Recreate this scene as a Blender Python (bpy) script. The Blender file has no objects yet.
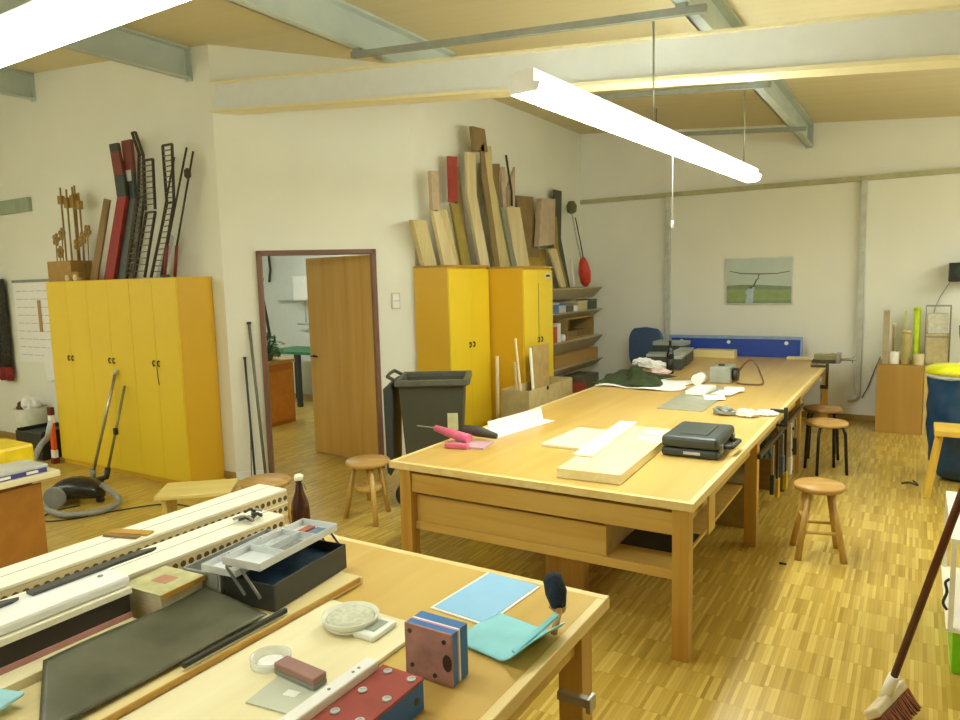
import bpy, math, random
from mathutils import Vector, Matrix
random.seed(7)
S = bpy.context.scene
COL = S.collection
PI = math.pi
# ---------------------------------------------------------------- camera
cam = bpy.data.objects.new('camera', bpy.data.cameras.new('camera'))
COL.objects.link(cam)
F_PX = 708.85
cam.data.sensor_width = 36.0
cam.data.lens = F_PX * 36.0 / 960.0
cam.data.clip_start = 0.05
yaw, pit, rol = -0.553222664, -0.112736932, -0.0258953115
fw = Vector((math.sin(yaw)*math.cos(pit), math.cos(yaw)*math.cos(pit), math.sin(pit)))
rt = Vector((math.cos(yaw), -math.sin(yaw), 0)); up = rt.cross(fw)
rt2 = rt*math.cos(rol) + up*math.sin(rol); up2 = -rt*math.sin(rol) + up*math.cos(rol)
m3 = Matrix((rt2, up2, -fw)).transposed()
cam.matrix_world = Matrix.Translation((0, 0, 1.75)) @ m3.to_4x4()
S.camera = cam
# ---------------------------------------------------------------- world, exposure
w = bpy.data.worlds.new('world'); S.world = w; w.use_nodes = True
w.node_tree.nodes['Background'].inputs[0].default_value = (0.9, 0.93, 1.0, 1)
w.node_tree.nodes['Background'].inputs[1].default_value = 0.3
S.view_settings.view_transform = 'Standard'
S.view_settings.look = 'None'
S.view_settings.gamma = 1.0
S.view_settings.use_curve_mapping = False
S.view_settings.exposure = 1.36
LAMP_E = {'right': 12.0, 'main': 18.0, 'near': 6.5, 'left': 13.0, 'behind': 7.0, 'side': 16.0}  # right, left, behind and side belong to added lamps out of view
LAMP_C = (0.92, 1.0, 0.95)

# ---------------------------------------------------------------- materials
MC = {}
def _new(name):
    m = bpy.data.materials.new(name); m.use_nodes = True
    nt = m.node_tree; b = nt.nodes['Principled BSDF']
    return m, nt, b
def lin(h):
    if isinstance(h, str):
        c = [int(h[i:i+2], 16)/255 for i in (0, 2, 4)]
        return tuple(x/12.92 if x <= .04045 else ((x+.055)/1.055)**2.4 for x in c)
    return h
def flat(name, c, rough=.5, metal=0., var=.12, scale=12., trans=0., bump=0., alpha=1., stretch=(1, 1, 1)):
    if name in MC: return MC[name]
    c = lin(c); m, nt, b = _new(name)
    tc = nt.nodes.new('ShaderNodeTexCoord'); mp = nt.nodes.new('ShaderNodeMapping'); mp.inputs['Scale'].default_value = stretch
    nz = nt.nodes.new('ShaderNodeTexNoise'); nz.inputs['Scale'].default_value = scale; nz.inputs['Detail'].default_value = 4
    nt.links.new(tc.outputs['Object'], mp.inputs[0]); nt.links.new(mp.outputs[0], nz.inputs['Vector'])
    cr = nt.nodes.new('ShaderNodeValToRGB')
    cr.color_ramp.elements[0].position = .3; cr.color_ramp.elements[1].position = .7
    cr.color_ramp.elements[0].color = (*[x*(1-var) for x in c], 1); cr.color_ramp.elements[1].color = (*[min(1, x*(1+var)) for x in c], 1)
    nt.links.new(nz.outputs['Fac'], cr.inputs[0]); nt.links.new(cr.outputs[0], b.inputs['Base Color'])
    b.inputs['Roughness'].default_value = rough; b.inputs['Metallic'].default_value = metal
    b.inputs['Transmission Weight'].default_value = trans; b.inputs['Alpha'].default_value = alpha
    if bump:
        bp = nt.nodes.new('ShaderNodeBump'); bp.inputs['Strength'].default_value = bump; bp.inputs['Distance'].default_value = .01
        nt.links.new(nz.outputs['Fac'], bp.inputs['Height']); nt.links.new(bp.outputs[0], b.inputs['Normal'])
    MC[name] = m; return m
def wood(name, c1, c2, axis='Y', rough=.45, scale=6.):
    if name in MC: return MC[name]
    m, nt, b = _new(name); c1 = lin(c1); c2 = lin(c2)
    tc = nt.nodes.new('ShaderNodeTexCoord'); mp = nt.nodes.new('ShaderNodeMapping')
    s = {'X': (.12, 2, 2), 'Y': (2, .12, 2), 'Z': (2, 2, .12)}[axis]
    mp.inputs['Scale'].default_value = [q*scale for q in s]
    nz = nt.nodes.new('ShaderNodeTexNoise'); nz.inputs['Scale'].default_value = 1.6; nz.inputs['Detail'].default_value = 5; nz.inputs['Distortion'].default_value = .6
    n2 = nt.nodes.new('ShaderNodeTexNoise'); n2.inputs['Scale'].default_value = 1.1
    nt.links.new(tc.outputs['Object'], mp.inputs[0]); nt.links.new(mp.outputs[0], nz.inputs['Vector']); nt.links.new(tc.outputs['Object'], n2.inputs['Vector'])
    ad = nt.nodes.new('ShaderNodeMath'); ad.operation = 'ADD'; ml = nt.nodes.new('ShaderNodeMath'); ml.operation = 'MULTIPLY'; ml.inputs[1].default_value = .5
    nt.links.new(n2.outputs['Fac'], ml.inputs[0]); nt.links.new(nz.outputs['Fac'], ad.inputs[0]); nt.links.new(ml.outputs[0], ad.inputs[1])
    cr = nt.nodes.new('ShaderNodeValToRGB'); cr.color_ramp.elements[0].position = .55; cr.color_ramp.elements[1].position = .95
    cr.color_ramp.elements[0].color = (*c1, 1); cr.color_ramp.elements[1].color = (*c2, 1)
    nt.links.new(ad.outputs[0], cr.inputs[0]); nt.links.new(cr.outputs[0], b.inputs['Base Color'])
    b.inputs['Roughness'].default_value = rough
    MC[name] = m; return m
def mathn(nt, op, a, b_=None, c_=None):
    n = nt.nodes.new('ShaderNodeMath'); n.operation = op
    for i, v in enumerate((a, b_, c_)):
        if v is None: continue
        if isinstance(v, (int, float)): n.inputs[i].default_value = v
        else: nt.links.new(v, n.inputs[i])
    return n.outputs[0]
def parquet():
    m, nt, b = _new('parquet')
    tc = nt.nodes.new('ShaderNodeTexCoord'); sp = nt.nodes.new('ShaderNodeSeparateXYZ'); nt.links.new(tc.outputs['Object'], sp.inputs[0])
    sx = mathn(nt, 'DIVIDE', sp.outputs[0], .0165); ix = mathn(nt, 'FLOOR', sx)
    blk = mathn(nt, 'FLOOR', mathn(nt, 'DIVIDE', sx, 10.0))                       # blocks of strips side by side
    w1 = nt.nodes.new('ShaderNodeTexWhiteNoise'); w1.noise_dimensions = '1D'; nt.links.new(blk, w1.inputs['W'])
    sy = mathn(nt, 'ADD', mathn(nt, 'DIVIDE', sp.outputs[1], .19), mathn(nt, 'MULTIPLY', w1.outputs['Value'], .35)); iy = mathn(nt, 'FLOOR', sy)
    cb = nt.nodes.new('ShaderNodeCombineXYZ'); nt.links.new(ix, cb.inputs[0]); nt.links.new(iy, cb.inputs[1])
    wn = nt.nodes.new('ShaderNodeTexWhiteNoise'); wn.noise_dimensions = '3D'; nt.links.new(cb.outputs[0], wn.inputs['Vector'])
    cr = nt.nodes.new('ShaderNodeValToRGB'); e = cr.color_ramp.elements
    e[0].position = 0; e[0].color = (*lin('AA8A34'), 1); e[1].position = 1; e[1].color = (*lin('D8BC60'), 1)
    q = e.new(.12); q.color = (*lin('B8983E'), 1); q = e.new(.6); q.color = (*lin('C6A64C'), 1)
    nt.links.new(wn.outputs['Value'], cr.inputs[0])
    def gap(s, wd):
        f = mathn(nt, 'FRACT', s); return mathn(nt, 'LESS_THAN', f, wd)
    g = mathn(nt, 'MAXIMUM', gap(sx, .06), gap(sy, .012))
    mx = nt.nodes.new('ShaderNodeMix'); mx.data_type = 'RGBA'; mx.inputs['B'].default_value = (*lin('8A6A22'), 1)
    nt.links.new(mathn(nt, 'MULTIPLY', g, .45), mx.inputs['Factor']); nt.links.new(cr.outputs[0], mx.inputs['A'])
    nz = nt.nodes.new('ShaderNodeTexNoise'); nz.inputs['Scale'].default_value = .9; nt.links.new(tc.outputs['Object'], nz.inputs['Vector'])
    hv = nt.nodes.new('ShaderNodeHueSaturation'); nt.links.new(mx.outputs['Result'], hv.inputs['Color'])
    nt.links.new(mathn(nt, 'ADD', mathn(nt, 'MULTIPLY', nz.outputs['Fac'], .3), .85), hv.inputs['Value'])
    nt.links.new(hv.outputs[0], b.inputs['Base Color'])
    b.inputs['Roughness'].default_value = .28
    return m
def lined(name, c, axis, pitch, depth=.35, rough=.7, c2=None):
    """board-clad surface: fine dark joint every pitch metres along an axis"""
    m, nt, b = _new(name); c = lin(c); c2 = lin(c2) if c2 else tuple(x*.75 for x in c)
    tc = nt.nodes.new('ShaderNodeTexCoord'); sp = nt.nodes.new('ShaderNodeSeparateXYZ'); nt.links.new(tc.outputs['Object'], sp.inputs[0])
    s = mathn(nt, 'DIVIDE', sp.outputs[axis], pitch); fr = mathn(nt, 'FRACT', s); g = mathn(nt, 'LESS_THAN', fr, .07)
    wn = nt.nodes.new('ShaderNodeTexWhiteNoise'); wn.noise_dimensions = '1D'; nt.links.new(mathn(nt, 'FLOOR', s), wn.inputs['W'])
    mx = nt.nodes.new('ShaderNodeMix'); mx.data_type = 'RGBA'; mx.inputs['A'].default_value = (*c, 1); mx.inputs['B'].default_value = (*c2, 1)
    nt.links.new(mathn(nt, 'MAXIMUM', mathn(nt, 'MULTIPLY', g, depth), mathn(nt, 'MULTIPLY', wn.outputs['Value'], .18)), mx.inputs['Factor'])
    nt.links.new(mx.outputs['Result'], b.inputs['Base Color']); b.inputs['Roughness'].default_value = rough
    return m
def emis(name, c, s):
    m, nt, b = _new(name); b.inputs['Base Color'].default_value = (.9, .9, .9, 1)
    b.inputs['Emission Color'].default_value = (*c, 1); b.inputs['Emission Strength'].default_value = s
    return m

WALL = flat('wall_paint', 'EEEDDC', .85, var=.02, scale=2)
WALLB = flat('wall_paint_back', 'F4F4E8', .8, var=.015, scale=2)
CEIL = lined('ceiling_boards', 'DCCFA2', 1, .11, .3)
FLOOR = parquet()
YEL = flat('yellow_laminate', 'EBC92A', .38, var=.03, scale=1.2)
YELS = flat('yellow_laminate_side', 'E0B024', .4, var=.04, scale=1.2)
YSEAM = flat('cabinet_shadow_gap', '8F6A12', .6)
PURL = flat('galvanised_steel', 'C2CCC2', .5, .0, var=.08, scale=3)
BEAMW = flat('white_beam_paint', 'E6E8E2', .6, var=.02)
BEAMC = flat('cream_flange', 'F0E6B8', .5, var=.02)
TOP = wood('table_top_wood', 'CCA350', 'D9B868', 'Y', .3, 2.2)
TOPEDGE = wood('table_edge_wood', 'E8C87C', 'F2DB98', 'Y', .4, 4)
TLEG = wood('table_leg_wood', 'BC8C34', 'CCA24C', 'Z', .45)
TRAIL = wood('table_rail_wood', 'C69A44', 'D4B05C', 'X', .45)
STOOLW = wood('stool_wood', 'B88A44', 'CCA45C', 'X', .4)
STOOLL = wood('stool_leg_wood', 'C69A48', 'D6B064', 'Z', .4)
DOORW = wood('door_wood', 'CB9C46', 'DBB05C', 'Z', .4, 3)
FRAMEB = flat('door_frame_brown', '7E5A46', .45, var=.05)
PALE = wood('pale_plywood', 'EDE0AE', 'F6ECC4', 'Y', .55, 3)
BALSA = wood('balsa_wood', 'D3BE8A', 'E4D4A4', 'Z', .6, 4)
CREAM = flat('cream_board', 'F8F2DA', .5, var=.03)
WHITE = flat('white_plastic', 'F4F3EC', .4, var=.02)
PAPER = flat('white_paper', 'F5F4EE', .7, var=.02)
BLACK = flat('black_plastic', '23251F', .45)
DGREY = flat('dark_grey_plastic', '3A3E38', .5, var=.1)
BINC = flat('wheelie_bin_grey', '4C4B3A', .5, var=.06, scale=4)
GREY = flat('grey_plastic', '8C8F84', .4)
LGREY = flat('light_grey_plastic', 'C3C6C0', .35)
STEEL = flat('steel', 'A9A99E', .3, .9)
DARKSTEEL = flat('dark_steel', '4B4A44', .4, .8)
RED = flat('red_film', 'A5322A', .35)
ORANGE = flat('orange_plastic', 'E0501E', .4)
BLUE = flat('blue_board', '2549B0', .4, var=.06)
CBLUE = flat('cornflower_blue', '3E78B8', .5)
GREEN = flat('olive_green_cloth', '35401F', .9, var=.35, scale=14, bump=.5)
BROWNW = wood('brown_wood', '7E6236', '98794A', 'Z', .6)
CARD = flat('cardboard', 'B9985C', .8, var=.06)
OCHRE = wood('ochre_wood', 'B98A34', 'C99C48', 'X', .5)
PINK = flat('pink_plastic', 'E06A88', .4)

# ---------------------------------------------------------------- mesh helper
class MB:
    def __init__(s): s.v = []; s.f = []; s.mi = []; s.sm = []; s.m = 0
    def _add(s, vs, fs, smooth=False, flags=None):
        o = len(s.v); s.v += [tuple(p) for p in vs]
        for i, f in enumerate(fs):
            s.f.append([o+k for k in f]); s.mi.append(s.m); s.sm.append(flags[i] if flags else smooth)
        return s
    def box(s, x0, x1, y0, y1, z0, z1, M=None):
        vs = [Vector((x, y, z)) for z in (z0, z1) for y in (y0, y1) for x in (x0, x1)]
        if M is not None: vs = [M @ p for p in vs]
        return s._add(vs, [(0, 2, 3, 1), (4, 5, 7, 6), (0, 1, 5, 4), (2, 6, 7, 3), (0, 4, 6, 2), (1, 3, 7, 5)])
    def bar(s, p0, p1, w_, h_, upv=(0, 0, 1)):
        p0 = Vector(p0); p1 = Vector(p1); d = (p1-p0).normalized(); u = Vector(upv)
        sd = d.cross(u)
        if sd.length < 1e-4: sd = d.cross(Vector((1, 0, 0)))
        sd.normalize(); u = sd.cross(d)
        vs = [p+sd*a*w_/2+u*b_*h_/2 for p in (p0, p1) for b_ in (-1, 1) for a in (-1, 1)]
        return s._add(vs, [(0, 2, 3, 1), (4, 5, 7, 6), (0, 1, 5, 4), (2, 6, 7, 3), (0, 4, 6, 2), (1, 3, 7, 5)])
    def tube(s, pts, r, n=10, caps=True):
        pts = [Vector(p) for p in pts]; rs = r if isinstance(r, (list, tuple)) else [r]*len(pts)
        vs = []; fs = []; fl = []; pu = None
        for i, p in enumerate(pts):
            d = (pts[min(i+1, len(pts)-1)]-pts[max(i-1, 0)]).normalized()
            if pu is None: pu = Vector((0, 0, 1)) if abs(d.z) < .9 else Vector((1, 0, 0))
            a = d.cross(pu).normalized(); pu = a.cross(d).normalized()
            for k in range(n):
                t = 2*PI*k/n; vs.append(p+a*math.cos(t)*rs[i]+pu*math.sin(t)*rs[i])
        for i in range(len(pts)-1):
            for k in range(n):
                fs.append((i*n+k, i*n+(k+1) % n, (i+1)*n+(k+1) % n, (i+1)*n+k)); fl.append(True)
        if caps:
            fs.append(tuple(range(n))[::-1]); fl.append(False)
            fs.append(tuple((len(pts)-1)*n+k for k in range(n))); fl.append(False)
        return s._add(vs, fs, flags=fl)
    def lathe(s, prof, c=(0, 0, 0), n=28, sq=1.0, M=None):
        vs = []; fs = []; c = Vector(c)
        for r, z in prof:
            for k in range(n):
                t = 2*PI*k/n; p = Vector((r*math.cos(t), r*math.sin(t)*sq, z)); vs.append((M @ p if M is not None else p)+c)
        for i in range(len(prof)-1):
            for k in range(n): fs.append((i*n+k, i*n+(k+1) % n, (i+1)*n+(k+1) % n, (i+1)*n+k))
        fl = [True]*len(fs)
        fs.append(tuple(range(n))[::-1]); fs.append(tuple((len(prof)-1)*n+k for k in range(n))); fl += [False]*2
        return s._add(vs, fs, flags=fl)
    def prism(s, poly, ex, M=None):
        """poly: 3-d points; extruded by vector ex"""
        ex = Vector(ex); a = [Vector(p) for p in poly]; n = len(a); vs = a+[p+ex for p in a]
        if M is not None: vs = [M @ p for p in vs]
        return s._add(vs, [tuple(range(n))[::-1], tuple(range(n, 2*n))]+[(i, (i+1) % n, n+(i+1) % n, n+i) for i in range(n)])
    def sheet(s, fn, nu, nv, smooth=True):
        vs = [fn(i/nu, j/nv) for j in range(nv+1) for i in range(nu+1)]
        return s._add(vs, [(j*(nu+1)+i, j*(nu+1)+i+1, (j+1)*(nu+1)+i+1, (j+1)*(nu+1)+i) for j in range(nv) for i in range(nu)], smooth)
    def build(s, name, mats, parent=None, loc=None, rz=0, bev=0, solid=0, sub=0):
        me = bpy.data.meshes.new(name); me.from_pydata(s.v, [], s.f)
        for m in (mats if isinstance(mats, (list, tuple)) else [mats]): me.materials.append(m)
        for p, i, q in zip(me.polygons, s.mi, s.sm): p.material_index = i; p.use_smooth = q
        import bmesh
        bm = bmesh.new(); bm.from_mesh(me); bmesh.ops.recalc_face_normals(bm, faces=bm.faces); bm.to_mesh(me); bm.free()
        o = bpy.data.objects.new(name, me); COL.objects.link(o)
        if parent is not None: o.parent = parent
        if loc is not None: o.location = loc
        o.rotation_euler = (0, 0, rz)
        if solid:
            q = o.modifiers.new('solid', 'SOLIDIFY'); q.thickness = solid; q.offset = 0
        if sub:
            q = o.modifiers.new('sub', 'SUBSURF'); q.levels = q.render_levels = sub
        if bev:
            q = o.modifiers.new('bev', 'BEVEL'); q.width = bev; q.segments = 2; q.limit_method = 'ANGLE'; q.angle_limit = .7
        return o
def tag(o, label=None, cat=None, group=None, kind=None):
    if label: o['label'] = label
    if cat: o['category'] = cat
    if group: o['group'] = group
    if kind: o['kind'] = kind
    return o
def thing(name, label, cat, loc=(0, 0, 0), rz=0, group=None):
    o = bpy.data.objects.new(name, None); COL.objects.link(o); o.location = loc; o.rotation_euler = (0, 0, rz); o.empty_display_size = .1
    return tag(o, label, cat, group)
def struct(o): o['kind'] = 'structure'; return o
def B(*a): return MB().box(*a)
def dup(r, loc, rz=None, label=None):
    c = r.copy(); COL.objects.link(c); c.location = loc
    if rz is not None: c.rotation_euler = (0, 0, rz)
    if label: c['label'] = label
    for ch in [x for x in S.objects if x.parent == r]:
        d = ch.copy(); COL.objects.link(d); d.parent = c
        for g in [x for x in S.objects if x.parent == ch]:
            e = g.copy(); COL.objects.link(e); e.parent = d
    return c
def RZ(a): return Matrix.Rotation(a, 4, 'Z')
def TR(*v): return Matrix.Translation(v)

# ================================================================ SETTING
def zc(x): return 3.36 - .083*x           # ceiling underside
XR, YB, Y1, X1 = 3.4, 9.25, 4.17, -4.0     # right wall, back wall, left recess wall, long wall
XL, YF = -9.6, -2.6
W0 = Vector((-5.205, 4.17, 0)); W1 = Vector((-4.0, 5.375, 0)); DS = (W1-W0).normalized(); DN = Vector((-DS.y, DS.x, 0))  # DN points behind the wall
struct(B(XL-.1, XR+.1, YF-.1, YB+.1, -.08, 0).build('floor', FLOOR))
def ceil_mesh():
    a = MB(); x0, x1 = XL-.1, XR+.1
    a.prism([(x0, YF-.1, zc(x0)), (x1, YF-.1, zc(x1)), (x1, YF-.1, zc(x1)+.1), (x0, YF-.1, zc(x0)+.1)], (0, YB-YF+.2, 0)); return a
struct(ceil_mesh().build('ceiling', CEIL))
def wallx(name, x0, x1, y0, y1, mat):   # wall whose top follows the slope
    a = MB(); a.prism([(x0, y0, 0), (x1, y0, 0), (x1, y0, zc(x1)), (x0, y0, zc(x0))], (0, y1-y0, 0)); return struct(a.build(name, mat))
wallx('wall_back', X1-.12, XR+.12, YB, YB+.12, WALLB)
wallx('wall_right', XR, XR+.12, YF, YB, WALL)
wallx('wall_left', X1-.12, X1, W1.y, YB, WALL)
wallx('wall_recess', XL, W0.x, Y1, Y1+.12, WALL)
wallx('wall_far_left', XL-.12, XL, YF, YB, WALL)
wallx('wall_front', XL, XR, YF-.12, YF, WALL)
# diagonal wall with the door opening
L = (W1-W0).length; D0, D1, DH = .285, 1.34, 2.055
def diag(s0, s1, z0, z1, t0=0, t1=.12, sloped=False):
    a = W0+DS*s0; b = W0+DS*s1
    zt0 = zc(a.x) if sloped else z1; zt1 = zc(b.x) if sloped else z1
    m = MB(); q = [a+DN*t0, b+DN*t0, b+DN*t0+Vector((0, 0, zt1-0)), a+DN*t0+Vector((0, 0, zt0))]
    q[0].z = q[1].z = z0
    m.prism(q, DN*(t1-t0)); return m
dm = diag(0, D0, 0, 0, sloped=True)
for a in (diag(D1, L, 0, 0, sloped=True), diag(D0, D1, DH, 0, sloped=True)):
    dm._add(a.v, a.f)
struct(dm.build('wall_diagonal', WALL))
fr = MB(); ft = .042
for a in (diag(D0, D0+ft, 0, DH, -.03, .15), diag(D1-ft, D1, 0, DH, -.03, .15), diag(D0, D1, DH-ft, DH, -.03, .15)): fr._add(a.v, a.f)
dr = struct(fr.build('door_1', FRAMEB, bev=.004))
# open door leaf, hinged at the right jamb and swung into the side room
hg = W0+DS*(D1-ft)+DN*.14
fe = Vector((-5.19, 5.26, 0)); ld = (fe-hg).normalized(); ln = Vector((-ld.y, ld.x, 0))
leaf = MB().prism([hg+Vector((0, 0, .01)), hg+ld*.925+Vector((0, 0, .01)), hg+ld*.925+Vector((0, 0, 2.01)), hg+Vector((0, 0, 2.01))], ln*-.04)
lf = leaf.build('door_leaf', DOORW, dr, bev=.003)
hp = hg+ld*.86
hm = MB(); hm.tube([hp+ln*.0+Vector((0, 0, 1.02)), hp+ln*.05+Vector((0, 0, 1.02)), hp+ln*.055-ld*.1+Vector((0, 0, 1.02))], .009)
hm.tube([hp-ln*.04+Vector((0, 0, 1.02)), hp-ln*.09+Vector((0, 0, 1.02)), hp-ln*.095-ld*.1+Vector((0, 0, 1.02))], .009)
hm.build('door_handle', DARKSTEEL, lf)
# skirting and cornice rail
struct(B(X1, XR, YB-.015, YB, 0, .07).build('baseboard_back', flat('skirting', 'A88A48', .5)))
struct(B(X1, X1+.015, W1.y, YB-.015, 0, .07).build('baseboard_left', MC['skirting']))
struct(B(XL, W0.x, Y1-.015, Y1, 0, .07).build('baseboard_recess', MC['skirting']))
struct(B(X1, XR, YB-.05, YB, 2.745, 2.80).build('trim_1', flat('rail_grey', 'B9B48C', .6)))
bs = diag(0, D0-.002, 0, .07, -.012, 0); bt = diag(D1+.002, L, 0, .07, -.012, 0); bs._add(bt.v, bt.f); struct(bs.build('baseboard_diagonal', WHITE))
# side room behind the door
KT = flat('side_room_tile', 'E9F0EC', .4, var=.02)
struct(B(-9.6, -4.12, 8.1, 8.2, 0, 3.0).build('wall_side_room', KT))
# ---- roof steel
def purlin(x, y0, y1, label, x2=None):
    z = zc(x); t = MB(); hh = .265; wd = .075
    t.box(x-wd/2, x-wd/2+.012, y0, y1, z-hh, z-.001); t.box(x-wd/2, x+wd/2, y0, y1, z-hh, z-hh+.012); t.box(x-wd/2, x+wd/2, y0, y1, z-.02, z-.001)
    t.box(x-wd/2-.004, x+wd/2, y1-.012, y1-.001, z-hh-.02, z-.002)
    return tag(t.build('roof_purlin', PURL), label, 'beam', 'steel purlins under the board ceiling')
purlin(-8.02, -2, Y1-.002, 'grey steel purlin under the ceiling at the far left edge')
purlin(-5.47, -2, Y1-.002, 'grey steel purlin ending on the wall left of the white beam')
purlin(-3.40, -2, 5.2, 'grey steel purlin crossing the white beam left of the hanging lamp')
purlin(-1.13, -2, 9.24, 'grey steel purlin crossing above the lamp and ending on the back wall')
bm_ = thing('roof_beam', 'large white painted roof beam with cream bottom flange spanning the room', 'beam', (0, 0, 0))
x0, x1 = -5.22, XR
zb = lambda x: 2.735-.0955*x
MB().prism([(x0, 4.19, zb(x0)+.02), (x1, 4.19, zb(x1)+.02), (x1, 4.19, zb(x1)+.25), (x0, 4.19, zb(x0)+.25)], (0, .09, 0)).build('web', BEAMW, bm_)
fl = MB().prism([(x0, 4.15, zb(x0)), (x1, 4.15, zb(x1)), (x1, 4.15, zb(x1)+.022), (x0, 4.15, zb(x0)+.022)], (0, .17, 0))
fl.prism([(x0, 4.16, zb(x0)+.235), (x1, 4.16, zb(x1)+.235), (x1, 4.16, zb(x1)+.25), (x0, 4.16, zb(x0)+.25)], (0, .15, 0))
fl.build('flange', BEAMC, bm_)
def rail(y, xa, xb, drop, label):
    t = MB(); t.bar((xa, y, zc(xa)-.265-drop), (xb, y, zc(xb)-.265-drop), .035, .04)
    for x in (-3.40, -1.13):
        if xa-.05 < x < xb+.05: t.box(x-.03, x+.03, y-.02, y+.02, zc(x)-.265-drop, zc(x)-.266)
    if xa > -3: t.tube([(xa+.03, y, zc(xa)-.23-drop), (xa+.03, y, zc(xa+.03)+.02)], .008, 6)
    return tag(t.build('lamp_rail', flat('rail_dark', '8F9386', .5)), label, 'rail')
rail(3.98, -3.45, -1.0, .04, 'thin grey steel rail between two purlins in front of the white beam')
rail(5.9, -2.6, -1.0, .02, 'thin grey steel rail close behind the white beam')
rail(7.9, -2.55, -1.0, .02, 'thin grey steel rail nearest the back wall')
# ---- strip lamps
DIFF = {k: emis('lamp_diffuser_'+k, LAMP_C, v) for k, v in LAMP_E.items()}
def strip_lamp(a, b, key, label, hang=(), cord=None):
    a = Vector(a); b = Vector(b); t = thing('strip_lamp', label, 'lamp', a, 0, 'fluorescent strip lamps')
    d = b-a; u = d.normalized(); sd = Vector((u.y, -u.x, 0))
    L_ = d.length; M = Matrix((sd, u, Vector((0, 0, 1)))).transposed().to_4x4()
    h = MB(); h.prism([(-.05, 0, .05), (.05, 0, .05), (.05, 0, .10), (-.05, 0, .10)], (0, L_, 0), M); h.build('housing', WHITE, t)
    g = MB(); g.prism([(-.075, .01, .05), (.075, .01, .05), (.062, .01, .012), (.03, .01, 0), (-.03, .01, 0), (-.062, .01, .012)], (0, L_-.02, 0), M); g.build('diffuser', DIFF[key], t)
    e = MB(); e.prism([(-.075, 0, .05), (.075, 0, .05), (.062, 0, .012), (-.062, 0, .012)], (0, .009, 0), M); e.build('end_cap', WHITE, t)
    for f_, ztop in hang:
        p = d*f_; ztop = ztop or zc(a.x+p.x)-.002; k = MB(); k.tube([p+Vector((0, 0, .10)), p+Vector((0, 0, ztop-a.z))], .006, 6); k.build('suspension', STEEL, t)
    if cord:
        p = d*cord; k = MB(); k.tube([p+Vector((0, 0, .05)), p+sd*.08+Vector((0, 0, .0)), p+sd*.08+Vector((0, 0, -.42))], .003, 6); k.tube([p+sd*.08+Vector((0, 0, -.42)), p+sd*.08+Vector((0, 0, -.46))], .008, 8); k.build('pull_cord', WHITE, t)
    return t
strip_lamp((-1.37, 2.60, 2.475), (-1.17, 6.14, 2.475), 'main', 'long glowing strip lamp hanging over the large workbench', ((.395, 3.135), (.93, 3.145)), .42)
strip_lamp((-1.0, 1.24, 2.50), (-3.9, 1.24, 2.50), 'near', 'glowing strip lamp at the top left corner over the near workbench', ((.3, 0), (.8, 0)))
strip_lamp((1.7, 4.4, 2.35), (1.7, 8.4, 2.35), 'right', 'added unseen strip lamp on the right side of the room beyond the picture edge', ((.1, 0), (.9, 0)))  # added to brighten the back wall; no lamp is known there
strip_lamp((-5.4, .9, 2.50), (-9.0, .9, 2.50), 'left', 'added unseen strip lamp over the left part of the room', ((.3, 0), (.8, 0)))  # guessed lamp, added out of view to light the yellow wardrobes
strip_lamp((-.6, -1.4, 2.50), (-4.4, -1.4, 2.50), 'behind', 'added unseen strip lamp behind the near workbench', ((.3, 0), (.8, 0)))  # guessed lamp, added behind the camera to light the near part
strip_lamp((-6.3, 6.3, 2.40), (-7.9, 6.3, 2.40), 'side', 'added unseen strip lamp in the side room beyond the open door', ((.3, 0), (.8, 0)))  # added above the visible doorway to light the side room
# ---- back wall pipes, picture
t = thing('wall_pipe', 'tall light grey conduit with bottom elbow on the back wall right of the picture', 'pipe', (-.55, 9.2, 0))
MB().box(-.028, .028, -.02, .045, .3, 2.745).build('duct', flat('conduit_grey', 'C9CCC0', .5), t)
MB().tube([(0, 0, .32), (-.02, -.01, .27), (-.1, -.01, .25)], .03).build('elbow', MC['conduit_grey'], t)
tag(MB().box(-.03, .03, -.01, .04, .7, 2.745).build('wall_pipe', MC['conduit_grey'], loc=(-2.78, 9.2, 0)), 'light grey conduit on the back wall left of the picture', 'pipe')
cb = MB().tube([(-.5, 9.22, .28), (-.44, 9.22, .42), (-.38, 9.22, .62), (-.33, 9.22, .76)], .005, 6); tag(cb.build('cable', DGREY), 'thin cable rising from the conduit foot towards the brown cabinet', 'cable')
pt = thing('framed_photograph', 'framed photo of a person launching a glider over a green field', 'picture', (-1.66, 9.235, 1.36))
MB().box(-.39, .39, -.012, .012, 0, .575).build('frame', flat('silver_frame', 'D9DAD2', .35), pt, bev=.003)
pm = MB(); Y_ = -.0135
def q2(m, mi, pts, y): m.m = mi; m._add([(x, y, z) for x, z in pts], [tuple(range(len(pts)))])
q2(pm, 0, [(-.375, .015), (.375, .015), (.375, .56), (-.375, .56)], -.0130)
q2(pm, 1, [(-.375, .015), (.375, .015), (.375, .19), (-.375, .21)], -.0134)
q2(pm, 2, [(-.375, .19), (.375, .175), (.375, .215), (.1, .235), (-.2, .245), (-.375, .235)], -.0138)
q2(pm, 2, [(-.375, .015), (.375, .015), (.375, .05), (-.375, .04)], -.0138)
q2(pm, 3, [(-.345, .41), (-.2, .375), (0, .365), (.2, .368), (.35, .39), (.35, .4), (.2, .378), (0, .38), (-.2, .388), (-.345, .42)], -.0142)
q2(pm, 3, [(-.02, .30), (.0, .37), (.012, .37), (-.005, .30)], -.0142); q2(pm, 3, [(-.07, .22), (-.03, .31), (-.015, .305), (-.05, .21)], -.0142)
q2(pm, 4, [(-.15, .02), (-.06, .02), (-.055, .1), (-.06, .16), (-.045, .21), (-.09, .215), (-.12, .19), (-.155, .15), (-.13, .12)], -.0146)
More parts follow.
